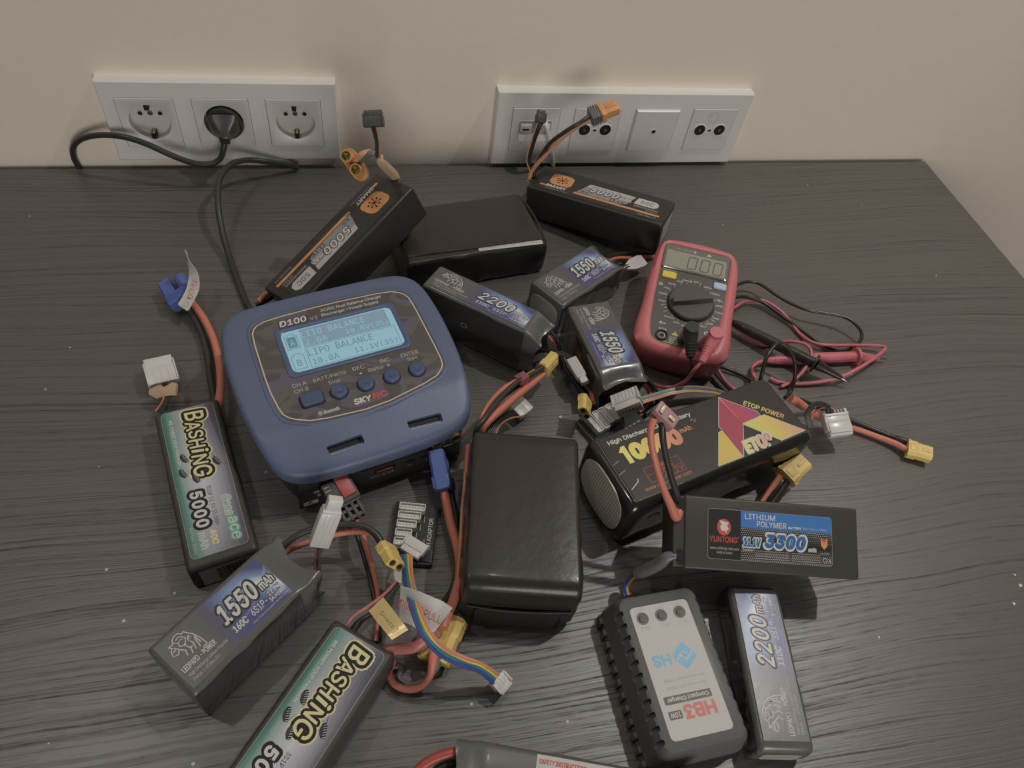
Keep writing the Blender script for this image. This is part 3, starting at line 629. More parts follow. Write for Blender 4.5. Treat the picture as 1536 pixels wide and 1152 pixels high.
wire('lead_wire', t, [(414, 846, 22), (432, 826, 25), (460, 814, 27), (492, 804, 29), (525, 798, 31), (550, 798, 33), (568, 808, 33), (578, 820, 33)], [2.3] * 7 + [2.6], 'redwire', 'red lead wire')
xt_facing(t, (594, 847), 44, (.50, -.45, .85), (.74, -.67, 0), .95)
bundle(t, [(472, 884, 22), (478, 868, 26), (476, 848, 32), (477, 832, 38), (480, 818, 44)], ['thinred', 'blackwire', 'blackwire', 'blackwire', 'blackwire'], .75, .7)
clearcap(t, (478, 816, 44), (504, 748, 78), CAMR @ Vector((.5, 0, 1)), .0135, L=.040, t=.0085)

# flat 2200 3S at front right
t = thing('lithium_battery', 'flat grey battery printed 2200mAh, front right, beside the small white labelled charger', 'battery', (.4514, -.6050, 0), 79.9)
s = S(); pack(s, .1130, .0385, .0274, .0055, 'leo', 0, .006, .0006, side='leoside'); s.build('wrap', t, sharp=50)
leopard_print(t, .1050, .0330, .0274, '2200', '110C', '3S1P-', '11.1V', '24.42Wh')
s = S(Matrix.Translation((-.0566, 0, .0135))); s.X = s.X @ Matrix.Rotation(-math.pi / 2, 4, 'Y'); s.poly(rr(-8, -13, 6, 13, 4), 'pad', 1); s.build('end_pad', t)
wire('lead_wire', t, [(1118, 800, 12), (1134, 768, 14), (1148, 745, 18), (1162, 726, 22), (1170, 713, 26)], [1.9, 1.9, 2, 2.5, 2.5], 'redwire', 'red lead wire')
wire('lead_wire', t, [(1130, 806, 8), (1146, 774, 10), (1160, 752, 14), (1172, 736, 18), (1184, 718, 24)], [1.9, 1.9, 2, 2.6, 2.6], 'blackwire')
xt(t, (1178, 716, 25), (1206, 690, 28), CAMR @ Vector((-.2, .2, 1)), 1.15, holes=False)

# two large packs in black film
t = thing('lithium_battery', 'large battery in creased black film with a small white sticker', 'battery', (.3041, -.1610, 0), 10.0)
s = S(); pack(s, .1437, .0810, .0395, .0040, 'blackpack2', 0, .006, .0016, ey=.2); s.build('wrap', t, sharp=60)
q0 = onface(t, .0395, 719, 377); q1 = onface(t, .0395, 815, 366); an = math.atan2(q1[1] - q0[1], q1[0] - q0[0]); ln = math.hypot(q1[0] - q0[0], q1[1] - q0[1])
sk = S(top(.0395) @ Matrix.Translation((q0[0] / 1000, q0[1] / 1000, 0)) @ Matrix.Rotation(an, 4, 'Z')); sk.rect(0, 0, ln, 7.2, 'sticker', 1, .6); sk.text('8400mAh 21.6V 181.44Wh', 3, 2.0, ln - 3, 5.2, 'greyprint', 2, .004, sp=1.15, mono=True); sk.build('sticker', t)
s = S(); random.seed(3)
s.tube([(-.068, -.030, .0400), (-.03, -.0315, .0402), (.02, -.033, .0402), (.07, -.0345, .0399)], .0012, 'blackpack2', 6); s.tube([(.0715, -.036, .036), (.072, -.01, .0395), (.0715, .02, .0385), (.071, .038, .034)], .001, 'blackpack2', 6)
s.build('film_seam', t)
t = thing('lithium_battery', 'large plain black film-wrapped battery in the front centre', 'battery', (.2993, -.4835, 0), 78.8)
s = S(); pack(s, .1285, .0810, .0577, .0050, 'blackpack', 0, .010, .0014, ey=.15)
s.build('wrap', t, sharp=60)
s = S(); s.tube([(-.0652, -.036, .030), (-.0662, -.010, .0285), (-.0662, .015, .029), (-.0650, .036, .031)], .0010, 'blackpack', 6)
n = 14; s.loft([[(-.0655 - e, -.030 + .060 * k / n, .003 + (0 if j else .023 + .003 * math.sin(math.pi * k / n))) for k in range(n + 1)] for j, e in ((0, .0), (1, .002))], 'blackpack', False, False)
s.build('film_seam', t)
wire('lead_wire', t, [(712, 655, 40), (716, 642, 48), (728, 626, 50), (748, 600, 46), (775, 574, 40), (800, 560, 36), (816, 550, 34)], [2.0, 2.2, 2.3, 2.3, 2.3, 2.5, 2.6], 'blackwire')
wire('lead_wire', t, [(722, 655, 36), (726, 640, 44), (745, 620, 44), (770, 598, 38), (795, 578, 32), (812, 564, 30), (822, 556, 30)], [2.3, 2.9, 3.2, 3.2, 3.0, 2.2, 2.2], 'redwire', 'thick red lead wire')
xt(t, (815, 557, 31), (829, 541, 30), CAMR @ Vector((1, -.4, .5)), .95, holes=False)
wire('lead_wire', t, [(716, 650, 38), (724, 622, 46), (738, 600, 44), (757, 582, 40), (780, 569, 36)], [1.5, 1.6, 1.6, 2.3, 2.3], 'redwire', 'thin red lead with pink sleeve')
wire('lead_wire', t, [(722, 652, 34), (742, 610, 36), (762, 590, 33), (784, 575, 30)], 1.6, 'blackwire')
s = S(frame(at(776, 573, 36), at(795, 562, 38), CAMR @ Vector((-.6, .6, 1)))); s.box(0, .010, -.0045, .0045, -.004, .004, 'maroon', .0005); s.box(.010, .018, -.0008, .0008, -.003, .003, 'gold'); s.build('power_connector', t, world=True)
bundle(t, [(735, 652, 26), (745, 635, 26), (760, 625, 20), (775, 620, 14)], ['blackwire', 'blackwire', 'blackwire', 'blackwire', 'blackwire', 'orangewire'], .75, 1.1)
jst(t, (768, 616, 11), (786, 603, 10), (-.3, -.4, 1), 6, 'jst', w=.021, L=.017, holes=False)
for r, c, pts in ((2.2, 'redwire', [(702, 668, 30), (700, 700, 30), (698, 740, 28), (694, 790, 26), (689, 840, 20), (686, 880, 14)]), (1.3, 'blue', [(708, 672, 36), (706, 705, 38), (703, 735, 34), (699, 775, 30)]), (1.2, 'orangewire', [(698, 690, 20), (697, 725, 36), (693, 765, 30), (691, 810, 34), (687, 860, 26), (684, 905, 14)]), (1.2, 'blackwire', [(704, 690, 26), (702, 730, 20), (697, 780, 20), (692, 830, 14)])):
    wire('side_wire', t, pts, r, c)

# hard case packs with orange logo
def smart_print(root, L, W, H):
    s = S(top(H, 0)); 
    s.rect(-66, -21, 66, 19, 'darkprint', 1, 4)
    return s
def orange_pack(label, loc, yaw, tx, ty, L, W, H, rot):
    t = thing('lithium_battery', label, 'battery', loc, yaw, tx, ty)
    s = S(); s.box(-L / 2, L / 2, -W / 2, W / 2, 0, H, 'hard', .0022, 3); s.build('case', t)
    k = W * 1000 / 48; s = S(top(H, rot) @ Matrix.Scale(L / .150, 4, (1, 0, 0)) @ Matrix.Scale(k, 4, (0, 1, 0)))
    s.poly(rr(-66, -20, 66, 20, 4), 'darkprint', 1)
    # orange line and small cap
    s.rect(-64, -13.6, -58, -11, 'orangeprint', 2)
    s.rect(-26, -13.4, 68, -10.2, 'orangeprint', 2)
    s.text('LiPo Battery', 46, -12.9, 62, -10.7, 'cream', 3); s.text('RECEIVER', -20, -12.9, -6, -10.8, 'cream', 3)
    # logo tile with circuit figure
    q = rr(-57, -7.5, -32, 13.5, 6.5); s.poly([(x + (y + 7) * -.05, y) for x, y in q if True], 'orangeprint', 2)
    cx, cy = -44.5, 3
    s.stroke([(cx - 1, cy), (cx + 1, cy)], 1.4, 'hole', 3)
    for a in range(8):
        t_ = math.radians(22 + a * 45); r = 6.3 if a % 2 else 5.6; e = (cx + r * math.cos(t_), cy + r * math.sin(t_) * .9); m_ = (cx + .55 * r * math.cos(t_ * .98), cy + .45 * r * math.sin(t_))
        s.stroke([(cx, cy), m_, e], .6, 'hole', 3); s.disc(e[0], e[1], 1.0, 'hole', 3, 10)
    s.text('SMART', -58, -13.8, -34, -9.2, 'white', 4, .04, .2); s.text('TECHNOLOGY', -57, -17.2, -32, -15.2, 'offwhite', 3, 0, 0, sp=1.6)
    # silver field, capacity and white corner
    s.poly([(-24, -9.4), (24, -9.4), (31, -6), (36, 10.5), (-15, 10.5)], 'silver', 2); s.poly([(-15, 10.5), (36, 10.5), (34, 5), (-17.5, 4)], 'silver2', 3)
    s.text('5000', -12, -2.6, 20, 6.6, 'darkprint', 4, .05, .3, sp=1.08, grow=1); s.text('5000', -12, -2.6, 20, 6.6, 'white', 5, .02, .3, sp=1.08); s.text('mAh', 21, -2.6, 34, 3.4, 'white', 4, .01, .2)
    s.text('3S', -20, -8, -12, -4.6, 'darkprint', 4); s.text('11.1V', 12, -8.4, 28, -4.2, 'darkprint', 4, .01, .15)
    s.poly([(37, -1), (58, -1), (62, 2), (62, 8), (58, 11), (39, 11)], 'sticker', 2); s.text('50C', 43, 2.2, 57, 7.8, 'darkprint', 3, 0, .15, sp=1.1)
    s.text('SPMX50003S50H3', 38, -5.6, 64, -2.8, 'offwhite', 3); s.text('55.5Wh', 52, -8.6, 64, -6.6, 'offwhite', 3); s.text('Horizon Hobby, LLC', 46, -18, 66, -15.6, 'offwhite', 3)
    s.build('printed_label', t)
    return t
SLT = orange_pack('black battery with orange logo propped up slanting behind the blue charger', (.1950, -.1991, .0312), 42.4, -14, -19.3, .1538, .0516, .0361, 180)
def sl(x, y, z): return MW[SLT.name] @ Vector((x, y, z))
s = S(); s.tube([sl(.072, .004, .030), sl(.080, .004, .034), P((572, 244, 122)), P((570, 234, 131))], [.0045, .0048, .0042, .0026], 'tape', 10); s.build('wire_sleeve', SLT, 'tan sleeve around the wires', world=True)
bundle(SLT, [P((571, 250, 116)), P((567, 232, 134)), P((566, 212, 152)), P((561, 190, 170))], ['orangewire', 'blackwire', 'blackwire', 'blackwire'], .75, .9)
X = P((561, 190, 170)); jst(SLT, X, X + CAMR @ Vector((-.05, 1, .1)) * .012, CAMR @ Vector((0, 0, 1)), 4, 'jstblack', w=.0165, L=.0125, holes=False)
wire('lead_wire', SLT, [P((577, 252, 112)), P((573, 238, 126)), P((562, 230, 134)), P((550, 232, 132)), P((540, 242, 122))], [2.3, 2.3, 2.3, 3, 3], 'greywire', 'grey sleeved lead')
wire('lead_wire', SLT, [P((574, 250, 114)), P((566, 234, 128)), P((554, 228, 134)), P((542, 232, 132)), P((532, 242, 124))], [2.3, 2.3, 2.3, 2.6, 2.6], 'orangewire', 'orange lead')
# orange connector facing the viewer
c = P((532, 247, 118)); e = c + (CAMR @ Vector((-.08, -.15, 1))) * .010
dirY = (P((542, 258, 112)) - P((523, 236, 126))).normalized(); fx = (e - c).normalized(); up = fx.cross(dirY)
X = frame(c, e, up); s = S(X); pts = rr(-.0155, -.0068, .0155, .0068, .0066)
s.loft([[(-.004, y, z) for y, z in pts], [(.002, y, z) for y, z in pts], [(.0025, y * .97, z * .97) for y, z in pts]], 'xto')
pts = rr(-.0118, -.0048, .0118, .0048, .0046); s.loft([[(.002, y, z) for y, z in pts], [(.004, y, z) for y, z in pts]], 'xto')
o = s.build('power_connector', SLT, 'orange two-pole connector', world=True)
for y in (-.0070, .0070):
    g = S(X @ Matrix.Translation((.003, y, 0)) @ Matrix.Rotation(math.pi / 2, 4, 'Y')); g.lathe([(.0052, 0), (.0050, .009), (.0043, .009), (.0043, .003)], 'xto', 20, cap=False)
    g.lathe([(.0042, .003), (.0041, .0085), (.0034, .0085), (.0034, .004), (.0001, .004)], 'gold', 18, cap=False); g.box(-.0038, .0038, -.0003, .0003, .004, .0078, 'gold'); g.box(-.0003, .0003, -.0038, .0038, .004, .0078, 'gold'); g.build('contact_tube', o, world=True)

SRT = orange_pack('black battery with orange logo below the right wall plate', (.4540, -.1250, .0091), 324.1, -1.3, -6.1, .1506, .0478, .0372, 0)
bundle(SRT, [P((796, 262, 38)), P((793, 240, 58)), P((800, 212, 82)), P((810, 184, 106))], ['orangewire', 'blackwire', 'blackwire', 'blackwire'], .75, 1.2)
X = P((810, 184, 106)); jst(SRT, X, X + CAMR @ Vector((.1, 1, .1)) * .012, CAMR @ Vector((.5, 0, 1)), 4, 'jstblack', w=.010, L=.012)
wire('lead_wire', SRT, [P((800, 268, 34)), P((806, 244, 52)), P((824, 216, 78)), P((850, 196, 98)), P((870, 184, 108)), P((884, 174, 112))], 2.2, 'blackwire')
wire('lead_wire', SRT, [P((793, 274, 32)), P((798, 256, 44)), P((815, 236, 62)), P((842, 208, 84)), P((866, 190, 100)), P((886, 180, 108))], 2.3, 'orangewire', 'orange lead')
a, b = P((884, 176, 110)), P((938, 155, 122)); X = frame(a, b, CAMR @ Vector((0, .4, 1)))
s = S(X); s.box(0, .011, -.0078, .0078, -.006, .006, 'greywire', .002)
for i in range(4): s.box(.001 + i * .0026, .0022 + i * .0026, -.0084, .0084, -.0065, .0065, 'greywire', .0005)
s.build('strain_relief', SRT, 'grey ribbed boot', world=True)
s = S(X); s.box(.011, .016, -.0086, .0086, -.0062, .0062, 'xto', .0008); s.box(.016, .031, -.0068, .0068, -.0048, .0048, 'xto', .0008); s.box(.018, .029, -.001, .001, .0048, .0058, 'xto', .0002); s.build('power_connector', SRT, 'orange two-pole connector', world=True)
s = S(Matrix.Translation((.0755, 0, .018)) @ Matrix.Rotation(math.pi / 2, 4, 'Y')); s.X = MW[SRT.name].inverted() @ MW[SRT.name] @ s.X; s.poly(rr(-12, -17, 12, 17, 2), 'silver2', 1); s.build('end_label', SRT)

# green-labelled packs
def green_pack(label, loc, yaw, L, W, H):
    t = thing('lithium_battery', label, 'battery', loc, yaw)
    s = S(); pack(s, L, W, H, .0035, 'hardgrey', 0, .004, .0004); s.build('case', t, sharp=50)
    s = S(top(H, 180, .002, 0)); 
    s.poly(rr(-65, -19.5, 65, 19.5, 4), 'greyprint', .6); s.poly(rr(-64.6, -19.1, 64.6, 19.1, 3.8), 'bashart', 1)
    # big jagged word, every other letter lifted
    x = -60
    for ch, w, dy, sz in zip('BASHiNG', (8.2, 8.2, 7.0, 8.4, 4.0, 9.0, 9.4), (-1.4, -2.6, -1.8, -2.8, -2.2, -3.2, -4.2), (13.2, 10.2, 10.2, 10.6, 11.2, 10.2, 12.4)):
        y0 = dy - 1
        for m_, lay, off in (('cream', 2, .15), ('hole', 3, .10), ('cream', 4, .015)): s.text(ch, x, y0, x + w, y0 + sz, m_, lay, off, .12, grow=1)
        x += w + 1.1
    s.text('WE POWER YOUR PASSION', -57, -14.4, -14, -11.8, 'white', 2, .02)
    # truck sketch: wheels and lines
    random.seed(5)
    for wx, wy, an in ((-19, -9.5, 20), (-6, -12.5, 20), (1, -4.5, 15), (-9, 12.0, 25)):
        Xw = s.X; s.X = Xw @ Matrix.Translation((wx / 1000, wy / 1000, 0)) @ Matrix.Rotation(math.radians(an), 4, 'Z')
        s.rect(-4.4, -1.6, 4.4, 1.8, 'hole', 3, 1.4); s.disc(0, -1.3, 3.2, 'darkprint', 3.6, 16, 1.2)
        for j in range(6): s.stroke([(-3.6 + j * 1.4, 1.6), (-3.0 + j * 1.4, -.2)], .45, 'silver2', 4.4)
        s.X = Xw
    for j in range(16):
        a = (-20 + random.random() * 16, -9 + random.random() * 20); s.stroke([a, (a[0] + 3 + random.random() * 3, a[1] - 2 + random.random() * 4)], .28, 'darkprint' if j % 3 else 'tealprint', 2)
    s.text('5000', 12, -11.6, 42.5, -2.6, 'hole', 2, .12, .05, sp=1.15, grow=1); s.text('5000', 12, -11.6, 42.5, -2.6, 'white', 3, .035, .05, sp=1.15)
    s.text('mAh', 46, -11.8, 59.5, -6, 'white', 3, .02); s.text('60C', 46.5, -4, 58.5, .6, 'cream', 3, .05, .1); s.text('3S1P 11.1V 55.5Wh', 10, .6, 44, 3.6, 'darkprint', 2)
    s.text('BASHING SERIES', 40, -16.4, 61, -14.4, 'offwhite', 2); 
    for m_, lay, off in (('white', 2, .07), ('lgreen', 3, .0)): s.text('Gens', 22, 9.0, 39, 14.6, m_, lay, off, .2, grow=1)
    for m_, lay, off in (('lgreen', 2, .08), ('white', 3, .01)): s.text('ace', 41, 9.4, 59, 15, m_, lay, off, .1, grow=1)
    s.build('printed_label', t)
    return t
BU = green_pack('black battery with green and grey label, left of the blue charger', (.0736, -.4181, 0), 104.7, .1414, .0474, .0267)
s = S(Matrix.Translation((-.0707, 0, .013)) @ Matrix.Rotation(-math.pi / 2, 4, 'Y') @ Matrix.Rotation(-math.pi / 2, 4, 'Z')); s.rect(-17, -12, 19, 10, 'sticker', 2)
random.seed(1); x = -6
while x < 14: w = random.choice((.3, .5, .9)); s.rect(x, -10, x + w, 7, 'hole', 3); x += w + random.choice((.35, .6))
s.build('barcode_label', BU, 'white barcode sticker on the end')
wire('lead_wire', BU, [(324, 612, 18), (329, 596, 20), (331, 572, 18), (328, 540, 14), (320, 508, 12), (306, 478, 12), (292, 458, 13), (284, 446, 14)], [3.4, 3.4, 3.2, 3.2, 3.2, 3.2, 3.0, 3.0], 'redwire', 'thick salmon-red lead wire')
wire('lead_wire', BU, [(322, 616, 12), (320, 592, 9), (315, 562, 7), (311, 530, 6), (303, 500, 6), (291, 476, 8), (279, 458, 10), (274, 450, 11)], [3.0] * 8, 'blackwire')
def ec5(parent, A, B, up, wide='y'):
    X = frame(P(A), P(B), up); s = S(X)
    for y, zz in ((-.0070, 0), (.0068, 0)):
        out = [(y + .0058 * math.cos(a), zz + .0058 * math.sin(a)) for a in (2 * math.pi * k / 20 for k in range(20))] if y < 0 else [(y + p[0], zz + p[1]) for p in ((-.006, -.006), (.004, -.006), (.006, -.004), (.006, .004), (.004, .006), (-.006, .006))]
        s.loft([[(x, p[0], p[1]) for p in out] for x in ((0, .026) if y < 0 else (0, .031))], 'ec')
    s.box(.001, .011, -.0122, .0122, -.0065, .0065, 'ec', .001)
    for i in range(6): s.box(.0022 + i * .0015, .003 + i * .0015, -.0118, .0118, -.0068, .0068, 'ec')
    return s.build('power_connector', parent, 'blue two-pole connector', world=True)
ec5(BU, (277, 452, 14), (253, 410, 15), CAMR @ Vector((0, .1, 1)))
def ribbon(name, parent, pts, w, updirs, m, label=None, text=None):
    pts = [P(p) for p in pts]; s = S(); vs = []; fs = []; uv = []
    Q = []
    for i in range(len(pts) - 1):
        p0 = pts[i - 1] if i else pts[0] * 2 - pts[1]; p1, p2 = pts[i], pts[i + 1]; p3 = pts[i + 2] if i + 2 < len(pts) else p2 * 2 - p1
        for k in range(6):
            t = k / 6; Q.append((.5 * ((2 * p1) + (p2 - p0) * t + (2 * p0 - 5 * p1 + 4 * p2 - p3) * t * t + (3 * p1 - p0 - 3 * p2 + p3) * t ** 3), Vector(updirs[i]).lerp(Vector(updirs[i + 1]), t)))
    Q.append((pts[-1], Vector(updirs[-1])))
    th = .00018; rings = []
    for i, (q, d) in enumerate(Q):
        t = (Q[min(i + 1, len(Q) - 1)][0] - Q[max(i - 1, 0)][0]).normalized(); d = (d - t * d.dot(t)).normalized(); n = t.cross(d)
        rings.append([q - d * w / 2 - n * th, q + d * w / 2 - n * th, q + d * w / 2 + n * th, q - d * w / 2 + n * th])
    s.loft(rings, m); o = s.build(name, parent, label, world=True, sharp=60)
    return o, Q
U = CAMR @ Vector((0, 1, 0)); R_ = CAMR @ Vector((1, 0, 0)); F_ = CAMR @ Vector((0, 0, 1))
ribbon('warning_tag', BU, [(274, 462, 18), (283, 447, 24), (290, 430, 30), (290, 410, 38), (283, 392, 46), (279, 376, 52)], .011, [R_ * .5 + U * .8, R_, R_, R_ * .8 + F_ * .4, R_ * .5 + F_ * .9, R_ * .2 + F_], 'paper', 'white paper warning tag sticking up')
s = S(frame(at(283.5, 449, 27), at(291, 424, 34), CAMR @ Vector((.1, 0, 1)))); s.X = s.X @ Matrix.Translation((0, 0, .0012)); s.text('DO N', 0, -3, 17, 1.6, 'redprint', 1); s.build('tag_lettering', bpy.data.objects[[c_.name for c_ in BU.children if c_.name.startswith('warning_tag')][0]], world=True)
bundle(BU, [(238, 618, 16), (246, 606, 16), (250, 594, 16), (248, 582, 14), (244, 574, 12)], ['redwire', 'blackwire', 'blackwire', 'blackwire'], .85, 1)
jst(BU, (247, 577, 11), (237, 542, 12), (.1, -.1, 1), 4, 'jst', w=.024, L=.028, t=.008, holes=False)
s = S(frame(at(226, 590, 14), at(256, 586, 18), (0, -.2, 1))); s.loft([[(x, y * w + sx, z * h) for y, z in ((-.006, -.0012), (0, -.002), (.006, -.001), (.006, .0012), (0, .0022), (-.006, .001))] for x, w, h, sx in ((-.001, .35, .7, .001), (.006, 1, 1, 0), (.012, .7, 1.4, -.001), (.018, 1, 1, .001), (.022, .9, .8, 0))], 'tape'); s.build('tape_wrap', BU, 'tan masking tape around the thin wires', world=True)

BL = green_pack('black battery with green and grey label, cut off by the bottom edge', (.1396, -.6070, 0), 52.2, .1414, .0470, .0300)
def bl(x, y, z): return MW[BL.name] @ Vector((x, y, z))
wire('lead_wire', BL, [bl(.060, -.012, .016), bl(.072, -.016, .020), (618, 972, 26), (634, 962, 30), (646, 954, 30), (656, 950, 26)], [3.2, 3.6, 3.6, 3.6, 3.4, 3.0], 'pinkheat', 'pink sleeved red lead')
wire('lead_wire', BL, [bl(.064, -.019, .006), (590, 990, 10), (584, 1008, 6), (592, 1026, 6), (612, 1034, 6), (632, 1030, 8), (645, 1014, 14), (649, 992, 20), (650, 976, 22)], [2.3, 2.3, 2.3, 2.4, 2.4, 2.4, 2.4, 3.3, 3.3], 'redwire', 'red lead looping out')
wire('lead_wire', BL, [bl(.066, -.018, .004), (600, 1000, 4), (598, 1018, 3), (615, 1028, 3.5), (634, 1022, 8), (652, 1002, 14), (658, 984, 18)], [2.2, 2.2, 2.2, 2.2, 2.2, 3.2, 3.2], 'greywire', 'black lead with grey sleeve')
for pts, c in (([bl(.066, .015, .024), (528, 926, 30), (545, 914, 34), (560, 904, 34), (578, 890, 32), (594, 872, 28)], 'pinkheat'), ([bl(.066, .012, .020), (534, 934, 26), (552, 922, 30), (570, 908, 30), (590, 886, 28), (598, 872, 26)], 'blackwire'), ([bl(.066, .009, .020), (542, 934, 24), (560, 922, 26), (580, 902, 26), (598, 880, 24)], 'blackwire')):
    wire('balance_wire', BL, pts, 1.1, c)
jst(BL, (594, 876, 25), (604, 858, 20), (0, -.4, 1), 4, 'jst2', w=.013, L=.012, holes=False)
o, Q = ribbon('foil_sticker', BL, [(564, 906, 38), (578, 924, 42), (592, 942, 40), (600, 952, 36)], .0125, [R_ * .9 + U * .5] * 4, 'goldlabel', 'gold foil sticker wrapped around the thin wires')
for i, (a, b) in enumerate((((574, 914), (580, 916)), ((580, 914), (578, 922)), ((580, 926), (588, 928)), ((584, 924), (586, 934)), ((588, 932), (596, 934)), ((592, 940), (597, 942)))):
    pass
s = S(frame(at(570, 915, 43), at(596, 946, 42.5), CAMR @ Vector((0, 0, 1)))); s.X = s.X @ Matrix.Translation((0, 0, .0018)); s.stroke([(4.2, 1.4), (2.6, 1.6), (1.8, .2), (2.8, -1.0), (4.0, -.4), (3.2, .1)], .28, 'darkprint', 1); s.stroke([(4.4, -.3), (5.2, .3), (6.0, -.4), (7.0, .2), (8.0, -.4)], .28, 'darkprint', 1); s.ring(9.2, -.1, .55, .85, 'darkprint', 1, 14); s.stroke([(12.6, .7), (11.4, .9), (11.0, -.2), (11.8, -.9), (12.6, -.5)], .28, 'darkprint', 1); s.stroke([(15.2, .8), (13.8, .6), (13.8, -.7), (15.0, -.8)], .28, 'darkprint', 1); s.stroke([(17, -3), (18.2, 2.2), (17.4, 1.6)], .3, 'darkprint', 1); s.build('sticker_lettering', o, world=True)

# charge lead between the charger and the front battery: blue plug, thick red and black wire, flag, yellow plug
CL = thing('charge_lead', 'thick red and black cable with a blue connector in the charger and a white flag', 'cable', at(680, 850, 3))
ec5(CL, (668, 737, 12), (658, 686, 20), CAMR @ Vector((1, 0, .12)))
wire('lead_wire', CL, [(664, 722, 16), (668, 745, 16), (676, 785, 16), (687, 825, 18), (690, 860, 20), (682, 895, 24), (672, 920, 27), (664, 942, 28)], 3.5, 'redwire', 'thick red lead wire')
wire('lead_wire', CL, [(674, 736, 6), (682, 770, 4), (688, 812, 4), (690, 850, 5), (680, 885, 9), (662, 912, 16), (650, 934, 22), (646, 950, 22)], 3.3, 'blackwire')
xt(CL, (674, 925, 14), (651, 985, 12), CAMR @ Vector((-.3, .3, 1)), 1.5, holes=False, m='xt')
o, Q = ribbon('warning_flag', CL, [(600, 905, 36), (622, 912, 42), (646, 924, 42), (662, 934, 34)], .0235, [U, U, U, U * .9 + F_ * .3], 'paper', 'white warning flag around the lead')
s = S(frame(at(601, 902, 43), at(648, 922, 44), CAMR @ Vector((0, 0, 1)))); s.X = s.X @ Matrix.Translation((0, 0, .0025)); s.text('DON\'T PULL', 0, -2.8, 30, 2.6, 'redprint', 1); s.build('flag_lettering', o, world=True)
def cut(o, cutter):
    """carve the cutter's volume out of a part"""
    c = cutter.build('cutter'); c.matrix_world = Matrix.Identity(4)
    par = o.parent; o.parent = None
    md = o.modifiers.new('cut', 'BOOLEAN'); md.operation = 'DIFFERENCE'; md.solver = 'EXACT'; md.object = c
    bpy.context.view_layer.update(); dg = bpy.context.evaluated_depsgraph_get()
    me = bpy.data.meshes.new_from_object(o.evaluated_get(dg)); o.modifiers.clear(); old = o.data; o.data = me; me.name = old.name
    if len(me.polygons) < 20: o.data = old
    bpy.data.objects.remove(c); o.parent = par
    o.data.polygons.foreach_set('use_smooth', [True] * len(o.data.polygons)); o.data.set_sharp_from_angle(angle=math.radians(32))
# ------------------------------------------------------------------ blue dual charger
CH = thing('battery_charger', 'navy blue dual battery charger with a lit pale blue display and five round buttons', 'battery charger', (.1843, -.3516, 0), 15.5)
half = [(0, -76.5), (45, -75.5), (63, -72.5), (75, -65), (81, -50), (86, -20), (88, 12), (87, 45), (83, 68), (74, 79), (60, 83.5), (0, 84.5)]
out = half + [(-x, y) for x, y in half[-2:0:-1]]
for _ in range(2):
    q = []
    for i in range(len(out)):
        a, b = out[i], out[(i + 1) % len(out)]; q += [(a[0] * .75 + b[0] * .25, a[1] * .75 + b[1] * .25), (a[0] * .25 + b[0] * .75, a[1] * .25 + b[1] * .75)]
    out = q
def tz(y): return 60 + (y + 35) / 105 * 8 if y > -40 else 59.6 - (-40 - y) / 36 * 12.5
# black lower body
s = S(); b0 = [(x * .885, y * .91) for x, y in out]; b1 = [(x * .93, y * .95) for x, y in out]
s.loft([[(x / 1000, y / 1000, .0) for x, y in b0], [(x / 1000, y / 1000, .004) for x, y in b0], [(x / 1000, y / 1000, min(.048, tz(y) / 1000 - .008)) for x, y in b1]], 'base')
s.box(-.064, .066, -.0715, -.060, .002, .040, 'base', .002)
s.build('lower_case', CH, 'black lower case with the sockets')
s = S(); rings = [[(x / 1000 * .98, y / 1000 * .98, (tz(y) - 12) / 1000) for x, y in out]]
for sc, dr in ((.996, 11.5), (1.0, 9), (1.0, 5), (.995, 2.6), (.983, 1.2), (.965, .4), (.94, 0), (.88, 0), (.82, 0), (.76, 0), (.70, 0), (.64, 0), (.58, 0), (.52, 0), (.46, 0), (.36, 0), (.2, 0), (.05, 0)):
    rings.append([(x / 1000 * sc, y / 1000 * sc, (tz(y * sc) - dr) / 1000) for x, y in out])
s.loft(rings, 'shell'); sh = s.build('upper_shell', CH, 'navy blue upper shell', sharp=30)
c = S()
for xc, yc, an in ((-24, -60.5, 3), (38, -61.5, -3)):
    c.X = Matrix.Translation((xc / 1000, yc / 1000, .0515)) @ Matrix.Rotation(math.radians(an), 4, 'Z') @ Matrix.Rotation(math.radians(18), 4, 'X'); c.box(-.0135, .0135, -.0036, .0036, -.004, .010, 'shell', .0012)
cut(sh, c)
for xc, yc, an in ((-24, -60.5, 3), (38, -61.5, -3)):
    s = S(); s.X = Matrix.Translation((xc / 1000, yc / 1000, .0515)) @ Matrix.Rotation(math.radians(an), 4, 'Z') @ Matrix.Rotation(math.radians(18), 4, 'X'); s.box(-.0118, .0118, -.0034, -.0026, -.0038, -.0022, 'white'); s.box(-.0125, .0125, -.0006, .0032, -.0038, -.0034, 'hole'); s.build('finger_slot', CH, 'slot in the sloping front')  # white bar is painted light: the bright lit gap along the slot's lower side
